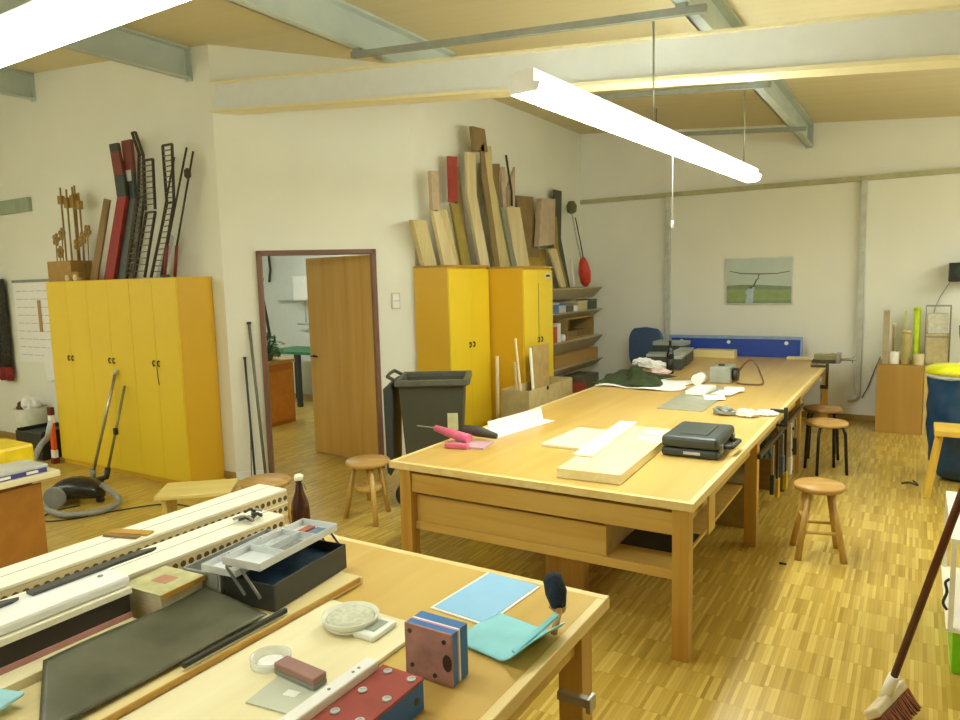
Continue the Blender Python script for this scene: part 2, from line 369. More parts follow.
q2(pm, 3, [(-.105, .195), (-.07, .195), (-.07, .225), (-.105, .225)], -.0148)
pm.build('print', [flat('photo_sky', 'C0CFC2', .3, var=.05, scale=3), flat('photo_field', '93A86A', .3), flat('photo_trees', '7E9470', .3), flat('photo_dark', '59604A', .3), flat('photo_shirt', 'B4C8D2', .3)], pt)
# light switch on the diagonal wall
sw = thing('light_switch', 'white double light switch on the wall right of the door', 'switch', (-4.136, 5.234, 1.5), PI/4)
B(-.04, .04, -.012, -.001, 0, .15).build('plate', flat('switch_grey', 'D2D0BC', .4), sw, bev=.003)
for zz in (.01, .08): B(-.03, .03, -.018, -.0125, zz, zz+.06).build('rocker', WHITE, sw, bev=.002)
# conduit stub on far left wall
tag(B(-9.3, -8.27, 4.13, 4.178, 2.62, 2.77).build('wall_duct', flat('duct_greygreen', '9CA88E', .6)), 'grey green horizontal duct on the wall at the left edge', 'duct')

# ================================================================ WARDROBES
def hook_handle(par, x, y, z, axis='x', flip=1):
    k = MB(); pts = []
    for i in range(9):
        a = math.radians(40+35*i)
        u = .016*math.cos(a)*flip; v = .024*math.sin(a)
        pts.append((x+u, y, z+v) if axis == 'x' else (x, y+u, z+v))
    k.tube(pts, .0045, 6); return k.build('handle', BLACK, par)
def wardrobe_x(x0, x1, label, hsplit=True):
    w_ = x1-x0; t = thing('wardrobe', label, 'wardrobe', (x0, 3.79, 0), 0, 'yellow wardrobes in the left recess')
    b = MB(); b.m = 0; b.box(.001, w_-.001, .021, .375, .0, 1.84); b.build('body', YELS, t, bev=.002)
    for i in (0, 1):
        a = .002+i*w_/2; d = B(a, a+w_/2-.003, 0, .0195, .05, 1.835).build('door', YEL, t, bev=.002)
        s = MB(); xx = w_/2-.03 if i == 0 else w_/2+.035
        pts = [(xx+.016*math.cos(math.radians(40+35*k)), -.010, 1.09+.024*math.sin(math.radians(40+35*k))) for k in range(9)]
        s.tube(pts, .0055, 6); s.build('handle', BLACK, d)
    return t
wardrobe_x(-7.40, -6.70, 'yellow two-door wardrobe furthest left, beside the notice board')
wardrobe_x(-6.70, -6.02, 'yellow two-door wardrobe in the middle of the left row, behind the vacuum tube')
t = wardrobe_x(-6.02, -5.355, 'yellow two-door wardrobe nearest the doorway in the left row, key cord hanging from handle')
MB().tube([(.345, -.012, 1.06), (.352, -.012, .95), (.36, -.012, .9)], .004, 6).build('key_cord', DARKSTEEL, t)
def wardrobe_y(y0, y1, xf, xb, H, label, open_=False):
    w_ = y1-y0; t = thing('wardrobe', label, 'wardrobe', (xf, y0, 0))
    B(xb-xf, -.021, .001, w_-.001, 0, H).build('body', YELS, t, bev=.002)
    for i in (0, 1):
        a = .002+i*w_/2; d = B(-.0195, 0, a, a+w_/2-.003, .05, H-.02).build('door', YEL, t, bev=.002)
        s = MB(); yy = w_/2-.03 if i == 0 else w_/2+.035
        pts = [(.010, yy-.016*math.cos(math.radians(40+35*k)), 1.14+.024*math.sin(math.radians(40+35*k))) for k in range(9)]
        s.tube(pts, .0055, 6); s.build('handle', DARKSTEEL, d)
    B(xb-xf, .004, 0, w_, H, H+.02).build('top_panel', flat('ochre_edge', 'B08A3A', .6), t)
    return t
wardrobe_y(5.33, 6.03, -3.60, -3.99, 1.87, 'yellow two-door wardrobe behind the wheelie bin')
t = wardrobe_y(6.05, 6.68, -3.22, -3.98, 1.85, 'yellow deep wardrobe beside the wall shelves with a sticker on its door')
B(.001, .003, .46, .58, 1.74, 1.80).build('sticker', [flat('sticker_white', 'DAD6BE', .6)], t)
B(.003, .004, .48, .56, 1.76, 1.785).build('sticker_mark', BLACK, t)
B(.0, .003, .30, .304, 1.15, 1.70).build('key_cord', DARKSTEEL, t)
tag(MB().bar((-3.52, 6.0, 0.0), (-3.5, 5.99, 1.0), .03, .02).build('wood_strip', PALE), 'narrow pale wood strip standing between the two middle wardrobes', 'wood strip')

# ================================================================ WALL SHELVES
def shelf(z, label, depth=.14):
    m = MB().prism([(-3.999, 6.9, z), (-3.6, 6.9, z), (-3.6, 6.9, z-.015), (-3.74, 6.9, z-depth), (-3.999, 6.9, z-depth)], (0, 2.1, 0))
    return tag(m.build('wall_shelf', flat('shelf_brown', 'B7A884', .6, var=.06), bev=.003), label, 'shelf', 'long wall shelves')
shelf(1.62, 'topmost long wall shelf, planks and a red object standing on it')
shelf(1.33, 'second long wall shelf from the top, carrying a row of small boxes', .1)
shelf(.98, 'third long wall shelf from the top, carrying a wooden crate', .16)
shelf(.67, 'lowest long wall shelf, carrying a long brown box', .12)
def item(name, x0, x1, y0, y1, z0, z1, mat, label, cat, group=None, bev=.003):
    return tag(B(x0-(x0+x1)/2, x1-(x0+x1)/2, y0-(y0+y1)/2, y1-(y0+y1)/2, 0, z1-z0).build(name, mat, loc=((x0+x1)/2, (y0+y1)/2, z0), bev=bev), label, cat, group)
def lidbox(name, x0, x1, y0, y1, z0, z1, mat, lid, label, cat, group=None):
    cx, cy = (x0+x1)/2, (y0+y1)/2; t = thing(name, label, cat, (cx, cy, z0), 0, group)
    hz = z1-z0; dx, dy = (x1-x0)/2, (y1-y0)/2
    B(-dx, dx, -dy, dy, 0, hz*.78).build('body', mat, t, bev=.003); B(-dx-.004, dx+.004, -dy-.004, dy+.004, hz*.78, hz).build('lid', lid, t, bev=.003)
    return t
G2 = 'small boxes on the second shelf'
lidbox('storage_box', -3.82, -3.63, 7.42, 7.70, 1.331, 1.46, flat('box_blue', '5C7FA6', .5), LGREY, 'light blue lidded box, nearest the wardrobe on the second shelf', 'box', G2)
lidbox('storage_box', -3.82, -3.63, 7.72, 7.90, 1.331, 1.44, LGREY, flat('box_blue2', '4A6C98', .5), 'pale grey box with blue lid, second from the wardrobe on the second shelf', 'box', G2)
lidbox('storage_box', -3.82, -3.63, 7.93, 8.12, 1.331, 1.43, flat('box_dark', '5E5C4C', .5), flat('box_dark2', '8A8672', .5), 'dark box in the middle of the second shelf', 'box', G2)
item('carton', -3.78, -3.63, 8.14, 8.25, 1.331, 1.40, WHITE, 'small white carton in the middle of the second shelf', 'box', G2)
lidbox('storage_box', -3.82, -3.64, 8.28, 8.58, 1.331, 1.45, flat('box_cream', 'C9BE8A', .6), BALSA, 'cream box on the right half of the second shelf', 'box', G2)
lidbox('storage_box', -3.82, -3.64, 8.62, 8.9, 1.331, 1.46, flat('box_slate', '4B564C', .6), flat('box_slate2', '6A705E', .6), 'dark slate box at the right end of the second shelf', 'box', G2)
t = thing('wooden_crate', 'open wooden crate lying on its side on the third shelf', 'crate', (-3.8, 8.35, .981))
cr_ = MB(); cr_.box(-.18, .17, -.42, -.40, 0, .27); cr_.box(-.18, .17, .40, .42, 0, .27); cr_.box(-.18, .17, -.40, .40, 0, .02); cr_.box(-.18, .17, -.40, .40, .25, .27); cr_.box(-.18, -.16, -.40, .40, .02, .25)
cr_.build('shell', flat('crate_wood', 'A98C50', .6, var=.1), t)
B(-.1, .12, -.3, .3, .021, .1).build('contents', BROWNW, t)
item('red_white_carton', -3.78, -3.62, 7.42, 7.62, .981, 1.17, [flat('carton_red', 'C4553A', .5)], 'red carton beside the wardrobe on the third shelf', 'box')
item('carton', -3.70, -3.62, 7.64, 7.72, .981, 1.21, WHITE, 'upright white carton next to the red carton on the third shelf', 'box')
tag(MB().lathe([(.03, 0), (.035, .03), (.03, .07), (.012, .085)], n=14).build('small_jar', WHITE, loc=(-3.66, 7.86, .981)), 'small white jar in front of the wooden crate', 'jar')
t = thing('long_box', 'long brown wooden box with dark end on the lowest shelf', 'box', (-3.79, 8.22, .672))
B(-.16, .17, -.66, .66, 0, .145).build('body', flat('long_box_wood', 'B08A4C', .6, var=.05, stretch=(1, .1, 1)), t, bev=.004); B(-.14, .15, -.665, -.661, .02, .13).build('end_panel', flat('end_dark', '5E4A2A', .6), t)
# floor level under the shelves
t = thing('magazine_stack', 'stack of pale magazines below the lowest shelf', 'magazines', (-3.66, 7.6, 0)); 
sm = MB()
for i in range(9): sm.box(-.14+.01*(i % 2), .14, -.2, .2-.01*(i % 3), .36+i*.022, .36+i*.022+.02)
sm.build('magazines', PAPER, t); B(-.16, .15, -.24, .24, 0, .355).build('carton', CARD, t)
lidbox('toy_carton', -3.8, -3.55, 7.95, 8.3, 0, .42, flat('carton_green', '3E4A26', .6), flat('carton_red', 'C4553A', .5), 'dark green carton with red top below the wall shelves', 'box')
item('cardboard_carton', -3.9, -3.6, 8.35, 8.85, 0, .48, flat('carton_grey', '7A775E', .7), 'grey brown carton on the floor at the right end below the shelves', 'box')

# ================================================================ PLANKS AND WINGS
def ribbon(name, lft, rgt, axis, c, th, mat, label, cat, group=None):
    """outline given by left and right polylines (u,z) in the plane axis=c; th = thickness"""
    m = MB()
    P3 = (lambda u, z: (u, c, z)) if axis == 'y' else (lambda u, z: (c, u, z))
    ex = (0, th, 0) if axis == 'y' else (th, 0, 0)
    for i in range(len(lft)-1):
        m.prism([P3(*lft[i]), P3(*rgt[i]), P3(*rgt[i+1]), P3(*lft[i+1])], ex)
    o = m.build(name, mat, bev=.002); return tag(o, label, cat, group)
GW = 'model wings leaning on the wall above the left wardrobes'
ribbon('wooden_board', [(-6.55, 2.6), (-6.90, 1.845)], [(-6.46, 2.58), (-6.78, 1.845)], 'y', 3.95, .02, BROWNW, 'grey brown board leaning left of the red model wing', 'board')
ribbon('wooden_board', [(-6.50, 2.45), (-6.78, 1.845)], [(-6.44, 2.45), (-6.70, 1.845)], 'y', 4.05, .015, LGREY, 'narrow pale grey board between the brown board and the red wing', 'board')
t = thing('model_wing', 'cranked model aeroplane wing with black and red covering above the left wardrobes', 'model wing', (0, 3.99, 0), 0, GW)
def rb(par, nm, lft, rgt, th, mat, y=0):
    m = MB()
    for i in range(len(lft)-1): m.prism([(*[lft[i][0]], y, lft[i][1]), (rgt[i][0], y, rgt[i][1]), (rgt[i+1][0], y, rgt[i+1][1]), (lft[i+1][0], y, lft[i+1][1])], (0, th, 0))
    return m.build(nm, mat, par)
RW = flat('wing_red', '7A3A30', .5); RW2 = flat('wing_slate', '3E4640', .5)
rb(t, 'dark_tip', [(-6.46, 3.09), (-6.45, 3.02)], [(-6.33, 3.09), (-6.32, 3.02)], .03, RW2)
rb(t, 'red_panel', [(-6.45, 3.018), (-6.42, 2.8)], [(-6.32, 3.018), (-6.28, 2.8)], .03, RW)
rb(t, 'slate_panel', [(-6.42, 2.798), (-6.40, 2.60)], [(-6.28, 2.798), (-6.26, 2.60)], .03, RW2)
rb(t, 'red_inner_panel', [(-6.40, 2.598), (-6.73, 1.845)], [(-6.26, 2.598), (-6.57, 1.845)], .03, flat('wing_bright_red', '9A2C26', .4))
t = thing('model_wing', 'second cranked model wing in dark red and black, right of the first', 'model wing', (0, 4.03, 0), 0, GW)
rb(t, 'red_panel', [(-6.33, 3.11), (-6.31, 2.82)], [(-6.19, 3.11), (-6.18, 2.82)], .03, RW)
rb(t, 'slate_panel', [(-6.31, 2.82), (-6.32, 2.58)], [(-6.18, 2.82), (-6.19, 2.58)], .03, RW2)
rb(t, 'white_patch', [(-6.29, 2.84), (-6.29, 2.74)], [(-6.21, 2.84), (-6.21, 2.74)], .004, LGREY, -.005)
rb(t, 'grey_inner_panel', [(-6.32, 2.58), (-6.62, 1.845)], [(-6.19, 2.58), (-6.45, 1.845)], .03, flat('wing_grey', '5E625A', .5))
def ladder(secs, y, n, label, mat):
    t = thing('wing_skeleton', label, 'model wing', (0, y, 0), 0, GW); m = MB(); rbs = MB()
    for (l0, r0, l1, r1), k in zip(secs, n):
        for a, b in ((l0, l1), (r0, r1), (l0, r0)):
            m.bar((a[0], 0, a[1]), (b[0], 0, b[1]), .016, .02, (0, 1, 0))
        for i in range(1, k):
            f = i/k; rbs.bar((l0[0]+(l1[0]-l0[0])*f, 0, l0[1]+(l1[1]-l0[1])*f), (r0[0]+(r1[0]-r0[0])*f, 0, r0[1]+(r1[1]-r0[1])*f), .008, .014, (0, 1, 0))
    m.build('spar_frame', mat, t); rbs.build('ribs', flat('rib_grey', '76725C', .6), t)
DK = flat('spar_dark', '3B3222', .6)
ladder([((-6.060, 3.14), (-6.010, 3.14), (-5.980, 2.95), (-5.920, 2.93)), ((-5.980, 2.95), (-5.920, 2.93), (-6.040, 2.57), (-5.950, 2.57)), ((-6.040, 2.57), (-5.950, 2.57), (-6.320, 1.85), (-6.210, 1.85))], 3.97, (3, 10, 16), 'slim bare wing skeleton with dark spars, tallest above the left wardrobes', DK)
ladder([((-5.860, 2.87), (-5.730, 2.87), (-5.890, 2.44), (-5.750, 2.44)), ((-5.880, 2.42), (-5.750, 2.42), (-6.130, 1.85), (-5.980, 1.85))], 3.93, (9, 10), 'short wide wing skeleton with square top between two taller skeletons', DK)
ladder([((-5.650, 2.98), (-5.520, 2.98), (-5.650, 2.49), (-5.550, 2.49)), ((-5.650, 2.49), (-5.550, 2.49), (-5.960, 1.85), (-5.810, 1.85))], 3.98, (11, 13), 'rightmost bare wing skeleton beside the thin rods', DK)
ribbon('wing_sheet', [(-5.77, 2.25), (-6.02, 1.845)], [(-5.70, 2.2), (-5.88, 1.845)], 'y', 4.06, .006, LGREY, 'pale grey balsa sheet leaning behind the rightmost wing skeleton', 'board')
def rod(x0, z0, x1, z1, y, label, red=True, blob=False, foot=None):
    t = thing('thin_rod', label, 'rod', (x1, y, z1)); dx, dz = x0-x1, z0-z1
    if foot is None and red:
        MB().tube([(dx*.25, 0, dz*.25), (dx, .1, dz)], .009, 8).build('shaft', DK, t); MB().tube([(0, 0, 0), (dx*.25, 0, dz*.25)], .014, 8).build('grip', flat('grip_red', '7C2A22', .5), t)
    else: MB().tube([(0, 0, 0), (dx, .1, dz)], .008, 8).build('shaft', DK, t)
    if blob: MB().lathe([(.01, -.04), (.03, -.02), (.03, .03), (.01, .05)], (dx*.82, .06, dz*.82), 10).build('reel', DK, t)
rod(-5.50, 2.87, -5.80, 1.845, 3.88, 'shortest thin dark rod right of the wing skeletons', False)
rod(-5.42, 2.95, -5.72, 1.845, 3.95, 'long thin rod with red grip, left of the matching pair')
rod(-5.39, 2.92, -5.63, 1.845, 3.99, 'rightmost thin rod with red grip and dark reel near its tip', True, True)
item('black_clip', -5.62, -5.54, 3.85, 3.88, 1.841, 1.865, BLACK, 'small flat black piece on top of the wardrobe nearest the doorway', 'clip')
# wooden toys box
t = thing('wooden_box', 'small wooden box on the left wardrobe full of wooden sticks and flowers', 'box', (-7.27, 3.98, 1.841))
bx_ = MB(); bx_.box(-.22, .2, -.11, -.1, 0, .2); bx_.box(-.22, .2, .1, .11, 0, .2); bx_.box(-.22, -.21, -.1, .1, 0, .2); bx_.box(.19, .2, -.1, .1, 0, .2); bx_.box(-.21, .19, -.1, .1, 0, .01)
bx_.build('body', flat('toy_box_wood', 'A9823A', .6), t)
TW = flat('toy_wood', 'A07C38', .6, var=.2)
for i, (x, z, dx) in enumerate([(-7.26, 2.76, 0), (-7.2, 2.74, .01), (-7.12, 2.76, .0), (-7.05, 2.70, .0), (-7.17, 2.78, .02)]):
    s = MB().tube([(0, 0, 0), (dx, 0, z-1.86)], .009, 8); s.box(dx-.03, dx+.03, -.02, .02, z-1.86-.16-.02*(i % 3), z-1.86-.08); 
    tag(s.build('wooden_stick', TW, loc=(x, 3.94+.02*i, 1.86)), 'thin wooden stick with a wooden block near its top, in the toy box', 'stick', 'wooden sticks in the toy box')
for i, (x, z) in enumerate([(-7.42, 2.26), (-7.33, 2.31), (-7.0, 2.25), (-6.93, 2.32), (-7.15, 2.2), (-7.5, 2.14)]):
    s = MB().tube([(0, 0, 0), (.02, 0, z-1.98)], .006, 6)
    for k in range(5):
        a = 2*PI*k/5+.3*i; s.lathe([(.004, -.008), (.026, -.004), (.026, .004), (.004, .008)], (.02+.04*math.cos(a), 0, z-1.98+.04*math.sin(a)), 8, M=Matrix.Rotation(PI/2, 4, 'X'))
    s.lathe([(.004, -.012), (.02, -.006), (.02, .006), (.004, .012)], (.02, -.004, z-1.98), 8, M=Matrix.Rotation(PI/2, 4, 'X'))
    tag(s.build('wooden_flower', TW, loc=(x, 3.93+.015*i, 1.98)), 'small wooden flower on a stem in the toy box on the left wardrobe', 'toy', 'wooden flowers in the toy box')
t = thing('wooden_toy', 'small wooden toy car body lying beside the toy box on the left wardrobe', 'toy', (-7.0, 3.88, 1.841))
B(-.14, .1, -.04, .04, .03, .09).build('body', TW, t, bev=.01)
for x in (-.09, .05): MB().tube([(x, -.05, .03), (x, .05, .03)], .03, 14).build('wheel', BALSA, t)

# planks above the middle wardrobes (plane x = const)
GP = 'planks and balsa packs above the middle wardrobes'
def pk(lft, rgt, x, th, mat, label, cat='plank', nm='plank'): return ribbon(nm, lft, rgt, 'x', x, th, mat, label, cat, GP)
ZW = 1.892; Z2 = 1.872
BB = flat('balsa_pack', 'CFBD84', .6, var=.12, scale=5, stretch=(1, 6, .6)); B2 = flat('balsa_pink', 'C4AE8E', .6, var=.1); B3 = flat('plank_olive', '99853A', .6); B4 = flat('plank_brown', '8C7448', .6, var=.15, scale=6)
pk([(5.2, 2.3), (5.16+.19, ZW)], [(5.4, 2.31), (5.56, ZW)], -3.93, .05, BB, 'short broad balsa board at the left end of the middle wardrobe top')
pk([(5.42, 2.75), (5.43, 2.40)], [(5.54, 2.76), (5.54, 2.40)], -3.86, .04, B2, 'pinkish upright strip pack above the left of the middle wardrobes')
pk([(5.43, 2.39), (5.59, ZW)], [(5.54, 2.39), (5.80, ZW)], -3.86, .04, BALSA, 'pale slanted plank below the pinkish strips')
pk([(5.58, 2.42), (5.80, ZW)], [(5.75, 2.43), (5.95, ZW)], -3.91, .03, BB, 'dark streaked balsa pack third from the left on the middle wardrobe')
t = pk([(5.77, 2.93), (5.77, 2.50)], [(5.91, 2.94), (5.90, 2.51)], -3.88, .03, flat('plank_red', 'A03A30', .5), 'bright red upright plank end above the middle wardrobes')
pk([(5.78, 2.49), (5.96, Z2)], [(5.91, 2.49), (6.12, Z2)], -3.88, .03, B3, 'olive plank slanting below the red plank end')
pk([(5.93, 2.86), (6.12, Z2)], [(6.04, 2.87), (6.22, Z2)], -3.95, .03, B4, 'brown plank slanting behind the red one')
pk([(6.09, 3.25), (6.12, 3.02)], [(6.33, 3.26), (6.38, 3.04)], -3.82, .04, B4, 'dark brown plank end standing highest above the middle wardrobes')
pk([(6.06, 3.0), (6.05, 2.6), (6.27, Z2)], [(6.22, 3.02), (6.22, 2.6), (6.46, Z2)], -3.86, .03, BALSA, 'tall pale balsa plank just below the highest brown plank end')
pk([(6.24, 3.1), (6.26, 2.8), (6.48, Z2)], [(6.30, 3.1), (6.36, 2.8), (6.58, Z2)], -3.80, .02, B4, 'narrow brown strip between two tall balsa planks')
pk([(6.35, 3.10), (6.33, 2.8), (6.60, Z2)], [(6.50, 3.12), (6.52, 2.8), (6.90, Z2)], -3.84, .03, BB, 'tall yellowish balsa plank leaning right, longest of the light planks')
pk([(6.49, 2.95), (6.62, 2.52)], [(6.83, 2.99), (6.78, 2.52)], -3.94, .04, B4, 'broad brown board behind the tall yellowish plank')
pk([(6.80, 2.95), (6.83, 2.5)], [(6.88, 2.96), (6.90, 2.5)], -3.885, .02, B2, 'thin pinkish strip beside the broad brown board')
pk([(6.95, 2.75), (6.93, 2.52)], [(7.12, 2.99), (7.10, 2.55)], -3.9, .03, B2, 'pale pink pack of strips with slanted top')
tag(MB().tube([(-3.84, 6.86, 3.08), (-3.84, 6.97, 2.7), (-3.845, 6.98, 2.55)], .012, 6).build('thin_stick', DK), 'thin dark curved stick rising among the pink strips', 'stick')
pk([(6.78, 2.52), (6.97, Z2)], [(7.08, 2.54), (7.30, Z2)], -3.85, .05, BALSA, 'broad pale balsa pack standing right of the long planks')
pk([(6.62, 2.5), (6.85, Z2)], [(6.70, 2.5), (6.96, Z2)], -3.798, .02, flat('plank_greyish', '8A8A74', .6), 'narrow greyish strip left of the broad pale pack')
pk([(7.14, 2.68), (7.38, 2.0)], [(7.56, 2.70), (7.70, 2.0)], -3.93, .05, B4, 'brown framed board behind the pink box at the end of the wardrobes')
pk([(7.60, 2.68), (7.50, 2.12)], [(7.96, 2.70), (7.92, 2.15)], -3.85, .07, B2, 'pinkish box of strips above the wall shelves', 'box', 'strip_box')
pk([(7.45, 2.1), (7.45, 1.625)], [(7.9, 2.1), (7.9, 1.625)], -3.96, .07, flat('ochre_box', 'A98A3C', .6), 'ochre box standing on the top shelf below the pinkish box', 'box', 'ochre_box')
pk([(7.75, 2.1), (8.08, 1.625)], [(7.95, 2.1), (8.22, 1.625)], -3.8, .03, BALSA, 'pale plank leaning at the left end of the top shelf')
pk([(8.02, 2.5), (8.0, 2.1), (8.30, 1.625)], [(8.10, 2.5), (8.14, 2.1), (8.42, 1.625)], -3.86, .03, B3, 'olive brown plank leaning left of the dark bent plank')
pk([(8.17, 2.84), (8.12, 2.25), (8.42, 1.625)], [(8.38, 2.84), (8.34, 2.25), (8.60, 1.625)], -3.92, .03, flat('plank_slate', '4A4C3E', .6), 'dark slate bent plank standing on the top shelf')
pk([(8.48, 1.98), (8.56, 1.625)], [(8.53, 1.98), (8.62, 1.625)], -3.84, .02, WHITE, 'short white strip at the foot of the dark bent plank')
t = thing('strimmer', 'grass trimmer like tool with red blade cover leaning on the top shelf', 'tool', (-3.82, 9.0, 1.622))
MB().tube([(0, 0, .04), (-.05, -.2, .6), (-.05, -.38, 1.0)], .012, 8).build('shaft', LGREY, t); MB().tube([(.03, -.04, .04), (.0, -.22, .6), (-.02, -.32, .9)], .008, 8).build('wire', DARKSTEEL, t)
MB().lathe([(.02, .0), (.07, .06), (.085, .2), (.06, .33), (.03, .4)], (0, -.03, .0), 16, M=Matrix.Rotation(math.radians(16), 4, 'X')).build('cover', flat('cover_red', 'D8452C', .4), t)
MB().lathe([(.02, -.07), (.06, -.05), (.07, .03), (.04, .09)], (-.05, -.37, 1.02), 12).build('motor_head', flat('motor_olive', '6B6A44', .5), t)

# ================================================================ BIG WORKBENCH
TZ = .75
def table(name, label, x0, x1, y0, y1, legs, lw=.075, group=None, th=.035):
    t = thing(name, label, 'workbench', ((x0+x1)/2, (y0+y1)/2, 0), 0, group); hx, hy = (x1-x0)/2, (y1-y0)/2; e = .03
    B(-hx+e, hx-e, -hy+e, hy-e, TZ-th, TZ).build('tabletop', TOP, t)
    m = MB(); m.box(-hx, hx, -hy, -hy+e, TZ-th-.004, TZ+.001); m.box(-hx, hx, hy-e, hy, TZ-th-.004, TZ+.001); m.box(-hx, -hx+e, -hy+e, hy-e, TZ-th-.004, TZ+.001); m.box(hx-e, hx, -hy+e, hy-e, TZ-th-.004, TZ+.001)
    m.build('edge_band', TOPEDGE, t, bev=.003)
    for (lx, ly) in legs: B(lx-lw/2, lx+lw/2, ly-lw/2, ly+lw/2, 0, TZ-th-.005).build('leg', TLEG, t, bev=.003)
    return t
ly = [-2.9, -1.32, .62, 2.86]
bt = table('workbench', 'large long workbench filling the middle of the room', -2.5, -.8, 3.04, 8.94, [(x, y) for y in ly for x in (-.75, .79)])
B(-.71, .75, -2.925, -2.895, .585, .69).build('front_rail', TRAIL, bt, bev=.002)
B(-.71, .75, 2.85, 2.88, .585, .69).build('back_rail', TRAIL, bt, bev=.002)
for i in range(3):
    a, b = ly[i]+.04, ly[i+1]-.04
    for x in (-.765, .775): B(x-.012, x+.012, a, b, .60, .70).build('side_rail', TRAIL, bt, bev=.002)
B(-.71, .75, -2.87, -1.4, .395, .41).build('under_shelf', TRAIL, bt)
B(-.71, .75, -2.90, -2.87, .365, .41).build('shelf_lip', TRAIL, bt, bev=.002)
B(-.71, .42, -2.885, -2.87, .41, .56).build('drawer_front', TRAIL, bt, bev=.002)
B(.405, .42, -2.87, -2.2, .41, .58).build('divider', flat('divider_wood', 'C9A868', .6), bt)
B(.828, .838, -2.62, -2.5, .50, .70).build('side_bracket', TRAIL, bt); 
B(-.1, .13, -2.5, -2.42, 0, .39).build('centre_support', TLEG, bt)
B(-.15, .08, -.7, -.62, 0, .71).build('centre_support', TLEG, bt)
B(.42, .74, -2.7, -2.4, .411, .415).build('cloth', BLACK, bt)

# near workbench
nt_ = table('workbench', 'near workbench in the foreground covered with model building parts', -2.49, -.79, -.5, 2.02, [(-.79, 1.17), (.77, 1.17), (.77, -.9), (-.79, -.9)], .08)
for x in (-.795, .775): B(x-.012, x+.012, -.86, 1.13, .60, .70).build('side_rail', TRAIL, nt_, bev=.002)
B(-.75, .73, 1.14, 1.165, .60, .70).build('back_rail', TRAIL, nt_, bev=.002)
v = thing('clamp_bar', 'steel and wood clamp bar sticking out under the near workbench edge', 'clamp', (-.819, 1.70, .575))
B(.0, .09, -.012, .012, .0, .026).build('bar', flat('bar_greywood', '9A907C', .5, .2), v, bev=.003); B(.091, .105, -.022, .022, -.008, .034).build('end_block', STEEL, v, bev=.003)

# left desk
t = thing('desk', 'dark orange brown wooden desk at the left edge with a pale top', 'desk', (-4.52, 1.35, 0))
B(-.5, .45, -.75, .72, .715, .75).build('desktop', PALE, t, bev=.004)
B(-.45, .38, -.7, .60, 0, .714).build('body', flat('desk_brown', 'A0681E', .45, var=.08, stretch=(1, 1, .2)), t, bev=.003)
for i in range(3): B(.381, .395, -.6+i*.42, -.2+i*.42, .12, .69).build('door', flat('desk_door', 'A87026', .4), t, bev=.003)

# ================================================================ STOOLS
def stool(label, x, y, h, r, splay, nl, legm, seatm, lr=.016, ring=True, rz=0, group='round stools', dark=False, th=.035):
    t = thing('stool', label, 'stool', (x, y, 0), rz, group)
    MB().lathe([(r*.92, h-th), (r, h-th+.008), (r, h-.008), (r*.95, h), (.001, h)]).build('seat', seatm, t)
    for k in range(nl):
        a = 2*PI*(k+.5)/nl; p0 = (r*.62*math.cos(a), r*.62*math.sin(a), h-th); p1 = (r*splay*math.cos(a), r*splay*math.sin(a), 0)
        if dark: MB().tube([(r*.2*math.cos(a), r*.2*math.sin(a), h-th-.005), (r*.8*math.cos(a), r*.8*math.sin(a), h-th-.01), (r*.93*math.cos(a), r*.93*math.sin(a), h-th-.06), p1], lr, 10).build('leg', legm, t)
        else: MB().tube([p0, p1], [lr*.95, lr*1.1], 10).build('leg', legm, t)
    if ring:
        for q, zz in ((0, .17), (1, .24)):
            for k in range(q, nl, 2 if nl == 4 else 1):
                a = 2*PI*(k+.5)/nl; b = 2*PI*(k+1.5)/nl; f = zz/(h-th); rr = r*(splay*(1-f)+.62*f)
                MB().tube([(rr*math.cos(a), rr*math.sin(a), zz), (rr*math.cos(b), rr*math.sin(b), zz)], lr*.6, 8).build('stretcher', legm, t)
            if nl == 3: break
    return t
t = stool('round wooden swivel stool standing by the door frame', -3.42, 3.92, .45, .165, 1.15, 3, STOOLL, STOOLW, .018, False, .4)
MB().lathe([(.085, .22), (.095, .23), (.095, .25), (.085, .26)]).build('hub', STOOLL, t); MB().tube([(0, 0, .14), (0, 0, .415)], .018).build('screw_post', STOOLL, t)
t = stool('round wooden stool half hidden behind the long white boards', -3.70, 3.2, .45, .165, 1.15, 3, STOOLL, STOOLW, .018, False, .1)
MB().lathe([(.085, .22), (.095, .23), (.095, .25), (.085, .26)]).build('hub', STOOLL, t); MB().tube([(0, 0, .14), (0, 0, .415)], .018).build('screw_post', STOOLL, t)
stool('round four-legged wooden stool on the right of the large workbench', -.47, 4.70, .45, .145, 1.25, 4, STOOLL, STOOLW, .018, True, .25)
stool('dark-legged stool with brown round seat at the far right of the workbench', -.63, 6.74, .45, .17, 1.05, 4, flat('black_leg', '1F1A14', .4), STOOLW, .013, False, .5, dark=True)
stool('dark-legged stool standing behind the other dark-legged one', -.72, 7.3, .47, .17, 1.05, 4, MC['black_leg'], wood('stool_darkwood', '8A6230', 'A07840', 'X'), .013, False, .2, dark=True)
t = thing('wooden_stool', 'yellow wooden stool with square seat in front of the blue bag', 'stool', (.30, 6.43, 0))
B(-.15, .22, -.16, .2, .485, .53).build('seat', wood('yellow_pine', 'DDB23C', 'EBC654', 'X', .4), t, bev=.006)
for sx in (-1, 1):
    for sy in (-1, 1): MB().bar((sx*.11, sy*.09, .485), (sx*.17-.01, sy*.15, .0), .032, .032).build('leg', wood('yellow_pine_leg', 'DAB040', 'E6C050', 'Z', .4), t)
t = thing('low_bench', 'low yellow pine bench on the floor between wardrobes and near workbench', 'bench', (-4.20, 2.86, 0), math.radians(-27))
t.rotation_euler.z = math.radians(41)
